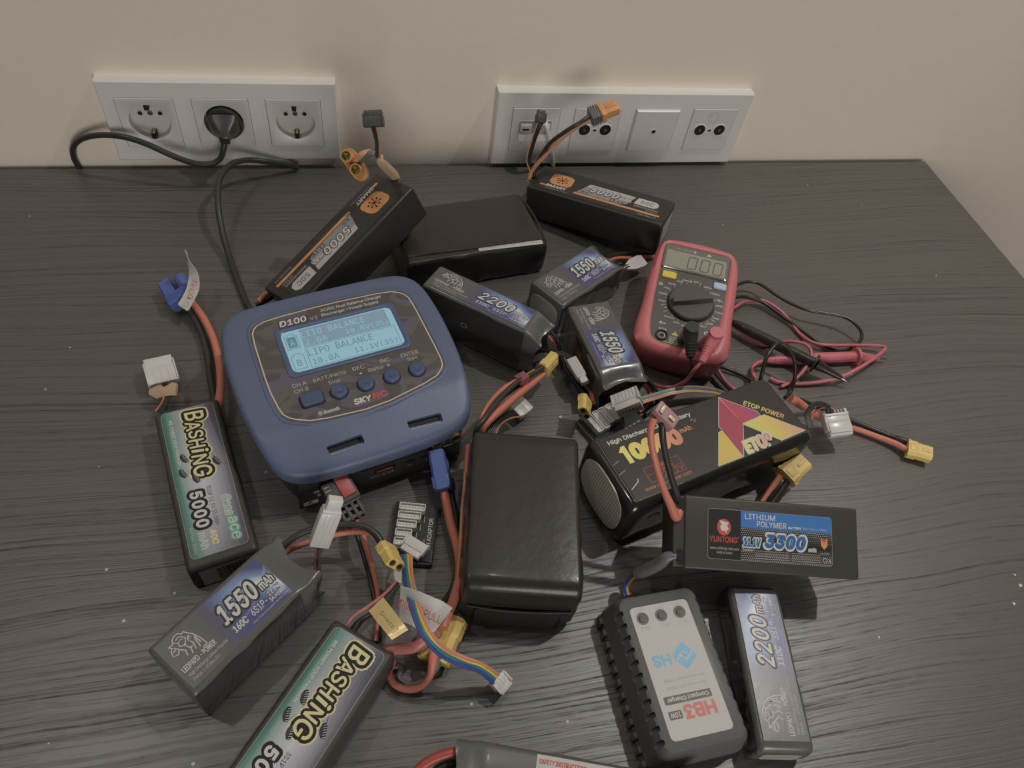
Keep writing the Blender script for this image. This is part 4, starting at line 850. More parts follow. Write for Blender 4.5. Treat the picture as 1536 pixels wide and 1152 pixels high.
# panel frame: plane following the deck
TH = math.atan(8 / 105)
PX = Matrix.Translation((0, -.035, .060)) @ Matrix.Rotation(TH, 4, 'X') @ Matrix.Translation((0, .035, 0))
pn = [(-62, -25), (-57, -32), (-41, -40), (8, -43.5), (60, -33), (70, -24), (71.5, -14), (70, 52), (66, 60), (55, 66), (0, 68), (-50, 66), (-60, 62), (-64, 54), (-65, 0)]
def chaik(p, n=2):
    for _ in range(n):
        q = []
        for i in range(len(p)):
            a, b = p[i], p[(i + 1) % len(p)]; q += [(a[0] * .8 + b[0] * .2, a[1] * .8 + b[1] * .2), (a[0] * .2 + b[0] * .8, a[1] * .2 + b[1] * .8)]
        p = q
    return p
def scl(p, k, c=(3, 12)): return [(c[0] + (x - c[0]) * k[0], c[1] + (y - c[1]) * k[1]) for x, y in p]
pc = chaik(pn, 1); s = S(PX)
mm = lambda p, z: [(x / 1000, y / 1000, z / 1000) for x, y in p]
s.loft([mm(scl(pc, (1.055, 1.065)), -2.2), mm(scl(pc, (1.03, 1.035)), .55), mm(scl(pc, (1.015, 1.018)), .9), mm(scl(pc, (1.005, 1.006)), .9), mm(pc, .6)], 'shell', False, True)
s.build('panel_rim', CH)
PX2 = PX @ Matrix.Translation((0, 0, .0006)); s = S(PX2)
s.poly(pc, 'camo', 1); q = scl(pc, (.972, .965)); s.stroke(q, 1.0, 'panelline', 2, close=True)
s.text('D100', -40, 53.6, -18, 60, 'darkprint', 2, .07, .15, grow=1); s.text('D100', -40, 53.6, -18, 60, 'white', 3, .03, .15); s.text('V2', -15.5, 53.4, -9.5, 57, 'offwhite', 3)
s.text('AC/DC Dual Balance Charger', -5.6, 58.6, 46, 62.4, 'white', 3, .012); s.text('Discharger / Power Supply', -6, 53.7, 42, 57.6, 'white', 3, .012)
for b, x0, y0, x1, y1 in (('CH A', -46.5, -5.2, -35.5, -1.6), ('CH B', -46.5, -10.6, -35.5, -7.0), ('BATT/PROG', -30.5, -5.6, -5, -1.8), ('Stop', -20.5, -11.6, -11, -7.4), ('DEC.', .5, -4.8, 11, -1.2), ('Status', 11.2, -9.6, 23.6, -6.2), ('INC.', 22.5, -4.6, 31.5, -1.0), ('ENTER', 40, -4.6, 54.5, -1.0), ('Start', 43.5, -9.6, 52, -6.4)):
    s.text(b, x0, y0, x1, y1, 'offwhite', 3, .004)
s.poly([(3.5, -8.6), (6, -7.4), (6, -9.8)], 'offwhite', 3); s.poly([(29.5, -8.2), (27, -7), (27, -9.4)], 'offwhite', 3)
s.text('SKY', -8, -35, 6, -29.4, 'white', 3, .035, .12); s.text('RC', 6.6, -35, 18.8, -29.4, 'redprint', 3, .035, .12)
s.text('Bluetooth', -31.5, -35, -19.5, -31.6, 'offwhite', 3, .02); s.disc(-34, -33.2, 1.5, 'offwhite', 3, 18, 2.0); s.text('B', -34.6, -34.4, -33.2, -32, 'darkprint', 4)
s.build('control_panel', CH, 'dark camouflage panel with a beige outline and white lettering')
# display: raised rounded bezel with the screen sunk in it
s = S(PX2); lo = rr(-46, 3.5, 52.5, 52, 5, 6); 
def cen(p, d, c=(3.2, 27.7)): return [(x - math.copysign(min(abs(x - c[0]), d), x - c[0]), y - math.copysign(min(abs(y - c[1]), d), y - c[1])) for x, y in p]
s.loft([mm(lo, 0), mm(lo, .9), mm(cen(lo, .9), 1.2), mm(cen(lo, 2.6), 1.2), mm(cen(lo, 4.0), .2)], 'bezel', False, False)
bz = s.build('display_bezel', CH, 'navy frame around the display')
s = S(PX2 @ Matrix.Translation((0, 0, .0001))); s.rect(-43, 6.5, 49.5, 49, 'lcd', 1, 2)
s.rect(-27.5, 29, 43, 47, 'lcddark', 2)
s.text('LIIO BALANCE', -27, 38.5, 25, 44.6, 'lcd', 3, sp=1, mono=True); s.text('2.0A', -25.5, 30.6, -8.5, 36, 'lcd', 3, sp=1, mono=True); s.text('10.8V(3S)', 7, 30.6, 42, 36.2, 'lcd', 3, sp=1, mono=True)
s.stroke([(-27.5, 28), (45.5, 28), (45.5, 8.5), (-27.5, 8.5), (-27.5, 28)], .45, 'lcdink', 3); s.stroke([(43, 46), (43, 29)], .4, 'lcdink', 3)
s.text('LIPO BALANCE', -26.5, 19.6, 25.5, 26, 'lcdink', 3, sp=1, mono=True); s.text('10.0A', -25.5, 10.6, -5, 16.4, 'lcdink', 3, sp=1, mono=True); s.text('11.1V(3S)', 8, 10.6, 43, 16.4, 'lcdink', 3, sp=1, mono=True)
for y, ch in ((30, 'A'), (10, 'B')):
    s.stroke([(-40, y), (-30.5, y), (-30.5, y + 13), (-33, y + 13), (-33, y + 14.8), (-37.5, y + 14.8), (-37.5, y + 13), (-40, y + 13)], .5, 'lcdink', 3, close=True)
    if ch == 'A': s.rect(-38.8, y + 1.2, -31.7, y + 11.8, 'lcdink', 3); s.text(ch, -37, y + 3, -33.6, y + 9, 'lcd', 4)
    else: s.text(ch, -37, y + 3, -33.6, y + 9, 'lcdink', 4)
s.build('display', bz)
for i, x in enumerate((-36, -15.3, 5.6, 26.5, 47.4)):
    s = S(PX2 @ Matrix.Translation((x / 1000, -.0195, 0)))
    if i == 0:
        q = rr(-8.4, -5.6, 8.4, 5.6, 2.6); s.loft([mm(q, 0), mm(q, 2.2), mm([(a * .93, b * .9) for a, b in q], 3.0), mm([(a * .85, b * .8) for a, b in q], 3.1)], 'shellbtn', False, True)
        q = rr(-9.2, -6.4, 9.2, 6.4, 3); s.poly(q, 'hole', 2)
        s.X = s.X @ Matrix.Translation((0, 0, .0031)); s.stroke([(-2.5, 2.6), (-2.5, -2.4)], 1, 'bezel', 2); s.stroke([(-4, -.8), (-2.5, -2.6), (-1, -.8)], .8, 'bezel', 2); s.stroke([(2.5, -2.6), (2.5, 2.4)], 1, 'bezel', 2); s.stroke([(4, .8), (2.5, 2.6), (1, .8)], .8, 'bezel', 2)
    else:
        s.lathe([(.0064, 0), (.0064, .0022), (.0058, .0030), (.0045, .0033), (.003, .0031), (.0001, .0031)], 'shellbtn', 30); s.disc(0, 0, 7.1, 'hole', 2)
        s.X = s.X @ Matrix.Translation((0, 0, .0033))
        if i == 1: s.rect(-2, -2, 2, 2, 'bezel', 2)
        elif i == 2: s.rect(-2.6, -.6, 2.6, 1.0, 'bezel', 2)
        elif i == 3: s.rect(-2.4, -.7, 2.4, .7, 'bezel', 2); s.rect(-.7, -2.4, .7, 2.4, 'bezel', 3)
        else: s.poly([(-1.6, -2.4), (2.4, 0), (-1.6, 2.4)], 'bezel', 2)
    s.build('button', CH)
# front of the lower case: vent, ports, jacks
FR = Matrix.Translation((0, -.0717, 0)) @ Matrix.Rotation(math.pi / 2, 4, 'X')
s = S(FR)
for j in range(5):
    for i in range(17):
        x = -16 + i * 3.1 + (j % 2) * 1.55; y = 27 + j * 2.6
        if x > 34: continue
        s.disc(x, y, 1.15, 'hole', 1, 6)
s.build('vent_grille', CH, 'honeycomb vent')
s = S(FR); s.rect(-66, 1.5, 62, 25.2, 'base', .3); s.rect(-7, 17, 10, 23, 'hole', 1, .5); s.rect(-5, 18, 8, 20, 'connred', 2); s.rect(18, 18, 26, 21, 'hole', 1, .6); s.rect(30, 18.5, 41, 21, 'hole', 1); s.text('5V=2.1A', -10, 12, 9, 14.6, 'offwhite', 1); s.stroke([(20, 14), (24, 13)], .4, 'offwhite'); s.stroke([(36, 12), (36, 15.5)], .5, 'offwhite')
s.rect(-63, 4, -52, 9, 'offwhite', 1, .5); s.text('A', -59.5, 4.8, -56, 8.4, 'hole', 2, .02); s.rect(-54, 18, -48, 20.5, 'offwhite', 1, .3); s.rect(-52, 12, -40, 16, 'greyprint', 1, .4); s.rect(40, 23.5, 58, 25, 'offwhite', 1)
s.build('port_row', CH)
for x in (44, 59):
    s = S(FR @ Matrix.Translation((x / 1000, .0345, 0))); s.lathe([(.0052, 0), (.0052, .003), (.0046, .0034), (.0040, .0034)], 'brass', 24, cap=False); s.lathe([(.0041, .0034), (.0030, .002), (.0030, .0005), (.0001, .0005)], 'brass', 24, cap=False); s.lathe([(.0022, .0006), (.0020, .0022)], 'hole', 16); s.build('output_jack', CH, 'brass banana jack')
# power lead entering at the rear corner
wire('dc_lead', CH, [(388, 452, 20), (396, 444, 22), (404, 438, 20), (416, 432, 16)], 2.6, 'redwire', 'short red lead at the rear')
wire('dc_lead', CH, [(384, 458, 12), (396, 452, 14), (408, 446, 12)], 2.4, 'blackwire')

# connector with red top plugged in the charger's front, its thin red and black wires running under the others
PL = thing('charge_lead', 'thin red and black cable with a grey plug under red tape', 'cable', at(560, 880, 2))
X = frame(P((500, 722, 26)), P((528, 770, 18)), (0, .1, 1)); s = S(X)
s.box(0, .020, -.0115, .0115, -.0065, .0055, 'conngrey', .001)
for i in range(4): s.box(.003 + i * .001, .0034 + i * .001, -.0105, -.006, .0055, .0057, 'offwhite' if i in (0, 3) else 'conngrey')
s.box(.020, .0215, -.010, .010, -.006, .004, 'conngrey')
for i in range(4): s.box(.0215, .0335, -.0085 + i * .0050, -.0062 + i * .0050, -.004 - .0003 * i, .0035, 'conngrey', .0004)
s.box(.0240, .0262, -.0085, .0085, -.005, .0028, 'conngrey'); s.box(.0300, .0325, -.0085, .0085, -.005, .0028, 'conngrey')
p_ = s.build('plug', PL, 'grey slotted plug', world=True)
s = S(X); s.box(-.001, .0165, -.001, .0095, .0052, .0070, 'connred', .0006); s.build('tape', p_, 'red tape on the plug', world=True)
wire('lead_wire', PL, [(524, 774, 12), (533, 796, 20), (541, 820, 18), (550, 850, 8), (560, 890, 4), (566, 925, 4), (570, 958, 3)], 1.6, 'blackwire')
wire('lead_wire', PL, [(532, 776, 12), (543, 798, 22), (551, 825, 20), (560, 858, 10), (567, 895, 5), (567, 930, 4), (564, 962, 3)], 1.8, 'redwire', 'thin red lead wire')

# ------------------------------------------------------------------ balance adapter boards
def adapter(label, loc, yaw, rows, W=.034, L=.050, flip=1, txt=True):
    t = thing('balance_adapter_board', label, 'adapter', loc, yaw)
    s = S(); s.box(-L / 2, L / 2, -W / 2, W / 2, 0, .0055, 'tray', .0012); s.build('tray', t)
    s = S(); s.box(-L / 2 + .0015, L / 2 - .0015, -W / 2 + .0015, W / 2 - .0015, .0055, .0068, 'pcb'); 
    s.X = Matrix.Translation((0, 0, .0069)) @ Matrix.Rotation(0, 4, 'Z')
    if txt:
        s.text('XH ADAPTOR', -14, -14, 12, -10.6, 'white', 1, .01); s.text('2S-6S 1pcs', -21, -10.0, -6, -7.6, 'offwhite', 1); s.text('11.1 14.8', -21, -6.8, -9, -4.8, 'offwhite', 1)
        for i in range(4): s.stroke([(8 - i * 7, -7 + i * 2.2), (13 - i * 7, -7 + i * 2.2)], .4, 'white', 1)
    else:
        for i in range(9): s.text('XH 2S', -22 + i * 5, 11, -18.6 + i * 5, 12.6, 'white', 1, .02)
    s.build('circuit_board', t)
    x = L / 2 - .005
    for n in rows:
        w = .0025 * n + .0024; s = S(); y1 = W / 2 - .004 if flip > 0 else -W / 2 + .004 + w; y0 = y1 - w
        x0, x1 = x - .0062, x; z0, z1 = .0068, .0138; th = .0008
        s.box(x0, x1, y0, y1, z0, z0 + .001, 'jst'); s.box(x0, x0 + th, y0, y1, z0, z1, 'jst', .0002); s.box(x1 - th, x1, y0, y1, z0, z1, 'jst', .0002); s.box(x0, x1, y0, y0 + th, z0, z1, 'jst', .0002); s.box(x0, x1, y1 - th, y1, z0, z1, 'jst', .0002)
        s.box(x0 + .0008, x1 - .0016, y0 + .001, y1 - .001, z0 + .001, z1 - .0016, 'jst')
        for k in range(n): s.box((x0 + x1) / 2 - .0003, (x0 + x1) / 2 + .0003, y0 + .0024 + k * .0025 - .0003, y0 + .0024 + k * .0025 + .0003, z0, z1 - .0010, 'metal')
        s.build('pin_header', t); x -= .0073
    return t
AB = adapter('black adapter board in front of the blue charger with stepped white sockets', (.2225, -.4690, 0), 77, (7, 6, 5, 4, 3))
cols = ['yellow', 'green', 'tealwire', 'blue']
jst(AB, (628, 812, 16), (612, 834, 15), (0, 0, 1), 6, 'jst', w=.018, L=.012, holes=False)
bundle(AB, [(609, 832, 16), (612, 862, 26), (620, 900, 44), (636, 945, 50), (662, 976, 46), (696, 993, 38), (722, 1002, 28), (748, 1022, 14)], ['orangewire', 'redwire', 'yellow', 'green', 'tealwire', 'blue', 'blue'], .95, .68, 'ribbon_wire')
jst(AB, (744, 1016, 15), (760, 1034, 11), (0, 0, 1), 4, 'jst', w=.0125, L=.0105, holes=False)
AB2 = adapter('adapter board with white sockets half hidden behind the pink and yellow logo battery', (at(918, 634, 5).x, at(918, 634, 5).y, 0), 205, (7, 7, 6, 6, 5, 4), W=.036, L=.054, txt=False, flip=-1)
bundle(AB2, [(938, 612, 12), (960, 602, 14), (985, 594, 16), (1010, 587, 18), (1040, 584, 16), (1075, 588, 10), (1092, 596, 4)], ['orangewire', 'tealwire', 'green', 'blue', 'yellow', 'redwire', 'orangewire'], .8, .8, 'ribbon_wire')

# ------------------------------------------------------------------ big glossy pack with pink and yellow logo
ET = thing('lithium_battery', 'large glossy black battery with pink and yellow angular logo, printed 10000', 'battery', (.4524, -.4403, 0), 16.1)
eH = .0567; s = S(); pack(s, .1792, .0668, eH, .0065, 'etop', 0, .008, .0007); s.build('wrap', ET, sharp=60)
s = S(); n = 36; pts = []
for k in range(n):
    a = 2 * math.pi * k / n; pts.append((.027 * abs(math.cos(a)) ** .75 * math.copysign(1, math.cos(a)), .0285 + .0245 * abs(math.sin(a)) ** .75 * math.copysign(1, math.sin(a))))
s.add([(-.0901, y, z) for y, z in pts], [tuple(range(n))[::-1]], 'stripes', [(y / .06 + .5, z / .06) for y, z in pts]); s.loft([[(-.089, y * 1.01, z) for y, z in pts], [(-.0901, y, z) for y, z in pts]], 'stripes', False, False); s.build('end_pad', ET, 'pale ribbed oval pad on the end')
s = S(top(eH)); E_ = lambda a, b: onface(ET, eH + .0003, 840 + a / 3.491, 560 + b / 3.491)
s.poly(rr(-82, -28, 84, 30, 2), 'etopl', 1)
s.stroke([(-83, 29), (-83, -28), (-40, -28)], .25, 'greyprint', 2)
def ol_poly(pts, m):
    q = [E_(*p) for p in pts]; s.stroke(q, 1.1, 'white', 2, close=True); s.poly(q, m, 3)
ol_poly([(832, 128), (1030, 200), (1048, 222), (957, 262)], 'redgrad'); ol_poly([(832, 132), (957, 262), (960, 435), (832, 278)], 'crimson'); ol_poly([(832, 312), (852, 300), (958, 436), (832, 484)], 'yellow'); ol_poly([(1070, 218), (1280, 298), (1160, 350), (960, 266)], 'logograd')
Xs = s.X; a, b = E_(957, 166), E_(1170, 240); ang = math.atan2(b[1] - a[1], b[0] - a[0]); s.X = Xs @ Matrix.Translation((a[0] / 1000, a[1] / 1000, 0)) @ Matrix.Rotation(ang, 4, 'Z'); s.text('ETOP POWER', 0, 0, math.hypot(b[0] - a[0], b[1] - a[1]), 5.2, 'logograd', 3, .02, .1)
s.X = Xs; s.text('ETOP', 24, -26, 51, -15.5, 'white', 3, .07, .3, grow=1); s.text('ETOP', 24, -26, 51, -15.5, 'numgrad', 4, .02, .3)
s.text('High Discharge Li-Po Battery', -76, 20.6, 2, 25.6, 'white', 3, .03); s.poly([(-72.5, 13), (-68.5, 17.5), (-65.2, 17.5), (-65.2, 1.5), (-69.4, 1.5), (-69.4, 12)], 'numyel', 3); s.text('0000', -64, 1.5, -17, 17.5, 'numgrad', 3, .06, 0, sp=1.04); s.text('mAh', -16, 10, -5, 14.5, 'orangeprint', 3, .02)
s.stroke([(-63, -6), (-31, -6), (-31, -19), (-63, -19)], .35, 'redprint', 3, close=True); s.stroke([(-63, -12.5), (-31, -12.5)], .3, 'redprint', 3); s.text('25C', -54, -12, -38, -7, 'redprint', 3, .02, .1); s.text('22.2V', -50, -18.2, -32, -13.5, 'redprint', 3); s.text('www.etop-power.com', -71, -24.6, -29, -20.8, 'orangeprint', 3, 0)
for y in (10, 19): s.stroke([(-83, y - 14), (-76, y - 12)], .3, 'offwhite', 3)
s.stroke([(-2, 17), (0, 19), (1, 15), (3, 18)], .35, 'offwhite', 3); s.stroke([(-80, -18), (-72, -14), (-71, -12)], .8, 'offwhite', 3)
s.build('printed_label', ET)
s = S(Matrix.Translation((-.062, -.0336, .030)) @ Matrix.Rotation(math.pi / 2, 4, 'X')); s.disc(0, 0, 6, 'greyprint', 1, 24, 3.6); s.ring(0, 0, 4.2, 4.8, 'darkprint', 2); s.build('round_seal', ET)
wire('lead_wire', ET, [(1186, 598, 30), (1200, 606, 26), (1216, 618, 18), (1240, 632, 10), (1280, 642, 5), (1320, 656, 5), (1345, 666, 6), (1362, 676, 7)], [4.2, 4.2, 3.6, 2.6, 2.3, 2.4, 2.8, 2.8], 'redwire', 'thick red lead wire')
wire('lead_wire', ET, [(1200, 600, 20), (1225, 610, 10), (1262, 624, 5), (1300, 640, 4), (1335, 654, 5), (1350, 659, 7), (1368, 666, 8)], [2.3] * 4 + [2.4, 2.9, 2.9], 'blackwire')
xt(ET, (1360, 671, 8), (1391, 680, 9), (0, -.15, 1), 1.0, holes=False)
bundle(ET, [(1216, 640, 26), (1211, 622, 34), (1220, 609, 40), (1234, 606, 38), (1246, 614, 32), (1248, 624, 28)], ['blackwire'] * 5, .75, .9)
bundle(ET, [(1214, 634, 24), (1222, 618, 32), (1238, 611, 34), (1252, 615, 30), (1256, 624, 27)], ['redwire'], .8)
a, b = P((1248, 616, 27)), P((1262, 658, 20)); X = frame(a, b, CAMR @ Vector((.1, .2, 1))); s = S(X)
s.box(0, .019, -.0115, .0115, -.004, .004, 'jst2', .0009); s.box(.017, .024, -.0105, .0105, -.0035, .0035, 'jst2', .0006); s.box(.004, .006, -.0112, .0112, .004, .0052, 'jst', .0003); s.box(.012, .0215, -.010, .010, .004, .0048, 'jst2', .0004)
for i in range(7): s.box(.0005, .006, -.0094 + i * .003, -.0090 + i * .003, .004, .0044, 'jst')
for i in range(6): s.box(-.0005, .0035, -.0085 + i * .003, -.0067 + i * .003, -.002, .0042, 'blackwire')
s.build('balance_connector', ET, world=True)

# ------------------------------------------------------------------ hard case pack resting tilted on its neighbours
YN = thing('lithium_battery', 'matte black battery with blue and black label printed 3300, lying tilted', 'battery', (.4675, -.5200, .0392), 350.5, 26, 3.4)
yL, yW, yH = .1403, .0506, .0242
s = S(); s.box(-yL / 2 + .008, yL / 2, -yW / 2, yW / 2, 0, yH, 'hardgrey', .0016, 3); s.box(-yL / 2, -yL / 2 + .0086, -yW / 2 + .0008, yW / 2 - .0008, .0008, yH - .0012, 'hardgrey', .0012)
s.build('case', YN)
for y_ in (14, -23): s = S(top(yH)); s.poly(rr(-67, y_, -62.5, y_ + 9, .8), 'hole', 1); s.build('wire_opening', YN)
s = S(top(yH)); s.poly(rr(-45.3, -17.5, 49.4, 17.5, 2.4), 'greyprint', .6); s.poly(rr(-45, -17.2, 49.1, 17.2, 2.2), 'darkprint', 1); s.poly([(-20.7, -17.2)] + [(49.1, -17.2), (49.1, 5.5), (-20.7, 5.5)], 'dots', 2, (-20.7, -17.2, 49.1, 5.5))
s.poly([(-20.7, 5.5), (49.1, 5.5), (49.1, 15)] + [(49.1 - .64 * k / 3 * k / 3 * 3, 15 + 2.2 * math.sin(k / 3 * math.pi / 2)) for k in range(1, 4)] + [(-20.7, 17.2)], 'blueprint', 3)
s.text('LITHIUM', -17.5, 11.6, 5.5, 15.6, 'white', 4, .01); s.text('POLYMER', -8.5, 6.8, 14, 10.8, 'white', 4, .01); s.text('BATTERY', 15.5, 6.9, 25.5, 8.6, 'white', 4, .04); s.text('R/C Car Li-Poly', 27, 6.9, 45, 8.8, 'offwhite', 4)
s.disc(-33.2, 4.8, 5.2, 'redprint', 2, 32, 5.8); s.poly([(-37, .6 + 9), (-29.5, 8), (-31, 6), (-29.5, 3.4), (-31.5, 2.6), (-30.8, .2), (-33, 2.6), (-35, 2), (-36.2, 5.6), (-34.8, 6.2)], 'white', 3)
s.text('YUNTONG', -43.8, -5.8, -23.4, -1.6, 'redprint', 2, .01, .05); s.ring(-22.2, -2, .4, .7, 'redprint', 2, 12); s.text('www.yuntong-batt.com', -43.6, -11.2, -22, -8.8, 'offwhite', 2); s.text('MADE IN CHINA', -38.5, -13.6, -27, -12.1, 'offwhite', 2)
s.text('11.1V', -19, -7.6, -5.4, -1.2, 'white', 3, .07, .15, grow=1); s.text('11.1V', -19, -7.6, -5.4, -1.2, 'blueprint2', 4, .03, .15)
s.text('3300', -2.8, -7.6, 29, 2.4, 'white', 3, .075, .25, sp=1.08, grow=1); s.text('3300', -2.8, -7.6, 29, 2.4, 'blueprint2', 4, .045, .25, sp=1.08)
s.text('mAh', 30.5, -8.2, 37, -5, 'silver2', 3, .05, .1); s.poly([(40.6, 2.6), (43, 1), (45.6, 2.6), (45.6, -3.2), (43, -6), (40.6, -3.2)], 'orangeprint', 3); s.poly([(40.6, 2.6), (43, 1), (45.6, 2.6), (43, -1.6)], 'redprint', 4); s.text('36.63Wh', 40, -9.2, 47, -7.8, 'offwhite', 3)
s.text('Caution:', -19.6, -10.6, -11, -8.8, 'offwhite', 3, .02)
for i in range(4): s.text('Use special charger keep away from fire and children', -10 + (i % 2) * .6, -10.6 - i * 1.7, 16, -9.4 - i * 1.7, 'offwhite', 3); s.text('Never short circuit or puncture do not put in water', 18, -10.6 - i * 1.7, 40, -9.4 - i * 1.7, 'offwhite', 3)
s.stroke([(42, -12), (45, -12), (44.4, -15), (42.6, -15)], .4, 'offwhite', 3, close=True); s.stroke([(46, -12), (48, -15)], .4, 'offwhite', 3); s.stroke([(48, -12), (46, -15)], .4, 'offwhite', 3)
s.build('printed_label', YN)
def yn(x, y, z): return MW[YN.name] @ Vector((x, y, z))
wire('lead_wire', YN, [yn(-.0650, .015, .021), (1014, 776, 70), (1006, 758, 80), (996, 735, 92), (986, 705, 106), (978, 670, 120), (976, 645, 130), (981, 628, 135)], [3.2, 3.2, 3.0, 2.5, 2.4, 2.4, 2.4, 2.6], 'redwire', 'orange-red lead rising into the air')
wire('lead_wire', YN, [yn(-.0650, .021, .020), (1016, 744, 78), (1010, 725, 88), (1004, 705, 98), (998, 680, 110), (994, 655, 122), (994, 636, 130), (998, 630, 134)], [2.3] * 6 + [2.6, 2.6], 'blackwire')
c = P((1001, 622, 138)); w_ = (CAMR @ Vector((.72, -.68, -.15))).normalized(); f_ = (CAMR @ Vector((.25, .40, 1))).normalized(); X = frame(c - f_ * .008, c, f_.cross(w_))
X = Matrix.Translation(c - f_ * .009) @ Matrix(((f_.x, w_.x, f_.cross(w_).x, 0), (f_.y, w_.y, f_.cross(w_).y, 0), (f_.z, w_.z, f_.cross(w_).z, 0), (0, 0, 0, 1))) @ Matrix.Scale(1.08, 4)
s = S(X); s.box(0, .009, -.0083, .0083, -.0045, .0045, 'pinkt', .0008); s.box(-.004, 0, -.0075, -.001, -.0035, .0035, 'pinkt', .0008); s.box(-.004, 0, .001, .0075, -.0035, .0035, 'pinkt', .0008)
o = s.build('tee_connector', YN, 'dull maroon two-slot connector', world=True)
s = S(X); s.box(.0088, .0097, -.0054, -.0032, -.0028, .0028, 'cgold', .0003); s.box(.0088, .0097, .0014, .0060, -.0012, .0010, 'cgold', .0003); s.box(.0088, .0092, -.0056, -.0030, -.0034, .0030, 'hole'); s.box(.0088, .0092, .0016, .0054, -.0020, .0008, 'hole'); s.build('contact', o, world=True)
wire('sleeve', YN, [yn(-.0640, -.017, .021), (1001, 836, 52), (988, 846, 44), (970, 855, 34), (955, 862, 26)], [2.8, 4.2, 4.6, 4.6, 4.4], 'greywire', 'flat dark sleeve over the thin wires')
bundle(YN, [(957, 861, 26), (948, 867, 22), (941, 876, 19), (939, 887, 17), (941, 893, 16)], ['redwire', 'yellow', 'blue', 'blue'], .9, .9)
wire('balance_wire', YN, [yn(-.063, -.015, .023), (1010, 832, 55), (1001, 832, 54), (994, 838, 50)], 1.1, 'yellow')

# ------------------------------------------------------------------ compact charger, white label upside down to the viewer
HB = thing('compact_charger', 'small charcoal charger with a white label and three round lights', 'battery charger', (.3858, -.5997, 0), 92.6)
def hbr(hx, hy, z, r): return [(x / 1000, y / 1000, z / 1000) for x, y in rr(-hx, -hy, hx, hy, r, 6)]
s = S(); s.loft([hbr(53, 34.5, 0, 7), hbr(54, 35, 2, 7), hbr(54, 35, 9, 7), hbr(53.5, 33, 12, 7), hbr(52.5, 31.5, 26, 7), hbr(50, 28.5, 32.4, 7), hbr(48.5, 27, 33.3, 7)], 'hb'); bd = s.build('case', HB, sharp=30)
c = S()
for sg in (-1, 1):
    for k in range(11):
        x = (-43 + k * 8.3) / 1000; c.X = Matrix.Translation((x, sg * .0300, .0290)) @ Matrix.Rotation(math.radians(-sg * 42), 4, 'X'); c.box(-.0018, .0018, -.0050, .0050, -.0022, .009, 'hb', .0012)
cut(bd, c)
for sg in (-1, 1):
    s = S(); s.box(-.051, .051, sg * .0345 - .001, sg * .0345 + .001, 0, .006, 'hb')
    for k in range(12): x = -49 + k * 8.6; s.box((x - 2.2) / 1000, (x + 2.2) / 1000, (sg * 36 - 1.5) / 1000, (sg * 36 + 1.5) / 1000, 0, .010, 'hb', .0008)
    s.build('side_ribs', HB)
HL = Matrix.Translation((0, .0032, .0333 + .0002)) @ Matrix.Rotation(math.pi / 2, 4, 'Z')   # label X = thing +y, label Y = thing -x
HL = Matrix.Translation((-.001, .0010, .0334)) @ Matrix(((0, -1, 0, 0), (1, 0, 0, 0), (0, 0, 1, 0), (0, 0, 0, 1)))
s = S(HL); s.rect(-21.5, -43.2, 21.5, 43.2, 'sticker', 1, 3.2)
s.text('HB3', -15, 23.5, 7.5, 32.5, 'redprint', 2, .035, 0); s.rect(9, 26, 18, 31, 'darkprint', 2, .6); s.text('10W', 10, 26.8, 17, 30.2, 'sticker', 3, .02)
s.rect(-15, 17, 18, 22, 'darkprint', 2, .8); s.text('Compact Charger', -13, 17.6, 16, 21, 'sticker', 3, .03)
s.text('Input voltage:100V~240 AC', -14.5, 11, 14, 13.6, 'greyprint', 2); s.text('Max.charge current:3*800mA', -14.5, 6.4, 14, 8.8, 'greyprint', 2)
s.text('HS', 4, -9.5, 17, -1.5, 'cyan', 2, .03)
Xk = s.X; s.X = Xk @ Matrix.Translation((-.0060, -.0060, 0)) @ Matrix.Rotation(math.radians(38), 4, 'Z')
s.rect(-6.4, -6.4, 6.4, 6.4, 'cyan', 2, 1.4); s.stroke([(-7, 2.4), (1.4, 2.4), (1.4, -2.6)], 1.3, 'sticker', 3); s.stroke([(7, -2.4), (-1.6, -2.4), (-1.6, .8)], 1.3, 'sticker', 4)
s.X = Xk
for x, w_ in ((-13.5, 'CELL1'), (0, 'CELL2'), (13.5, 'CELL3')): s.text(w_, x - 3.6, -29.2, x + 3.6, -27, 'greyprint', 2, 0)
s.build('printed_label', HB, 'white label with orange, black and blue print')
for x in (-13.5, .3, 14):
    s = S(HL @ Matrix.Translation((x / 1000, -.0348, 0))); s.lathe([(.0043, .0001), (.0043, .0004), (.0036, .0004), (.0034, .00015), (.0001, .00015)], 'hb', 24, cap=False); s.disc(0, 0, 3.5, 'darkprint', 3); s.X = s.X @ Matrix.Translation((0, 0, .0002)); s.lathe([(.0026, .0001), (.0024, .0010), (.0014, .0017), (.0001, .0019)], 'led', 18, cap=False); s.build('status_light', HB, 'round status light')

# ------------------------------------------------------------------ pack cut off by the bottom edge
BP = thing('lithium_battery', 'grey battery at the bottom edge with a white safety instructions sticker', 'battery', (.3085, -.6690, 0), 162)
s = S(); pack(s, .1400, .0480, .0300, .0045, 'leo', .014, .004, .0008, pinch=.75, horn=.005); s.build('wrap', BP, sharp=50)
p0 = onface(BP, .03, 806, 1131); s = S(top(.0300, 180)); 
s.rect(-p0[0], -p0[1] - 44, -p0[0] + 62, -p0[1], 'sticker', 1, .5); s.text('SAFETY INSTRUCTIONS', -p0[0] + 1.5, -p0[1] - 5.2, -p0[0] + 31, -p0[1] - 2.2, 'redprint', 2, .03)
for i in range(6): s.text('Read the safety instructions before use of the battery', -p0[0] + 1.5, -p0[1] - 8.6 - i * 3, -p0[0] + 40, -p0[1] - 7 - i * 3, 'greyprint', 2)
s.build('sticker', BP, 'white safety sticker')
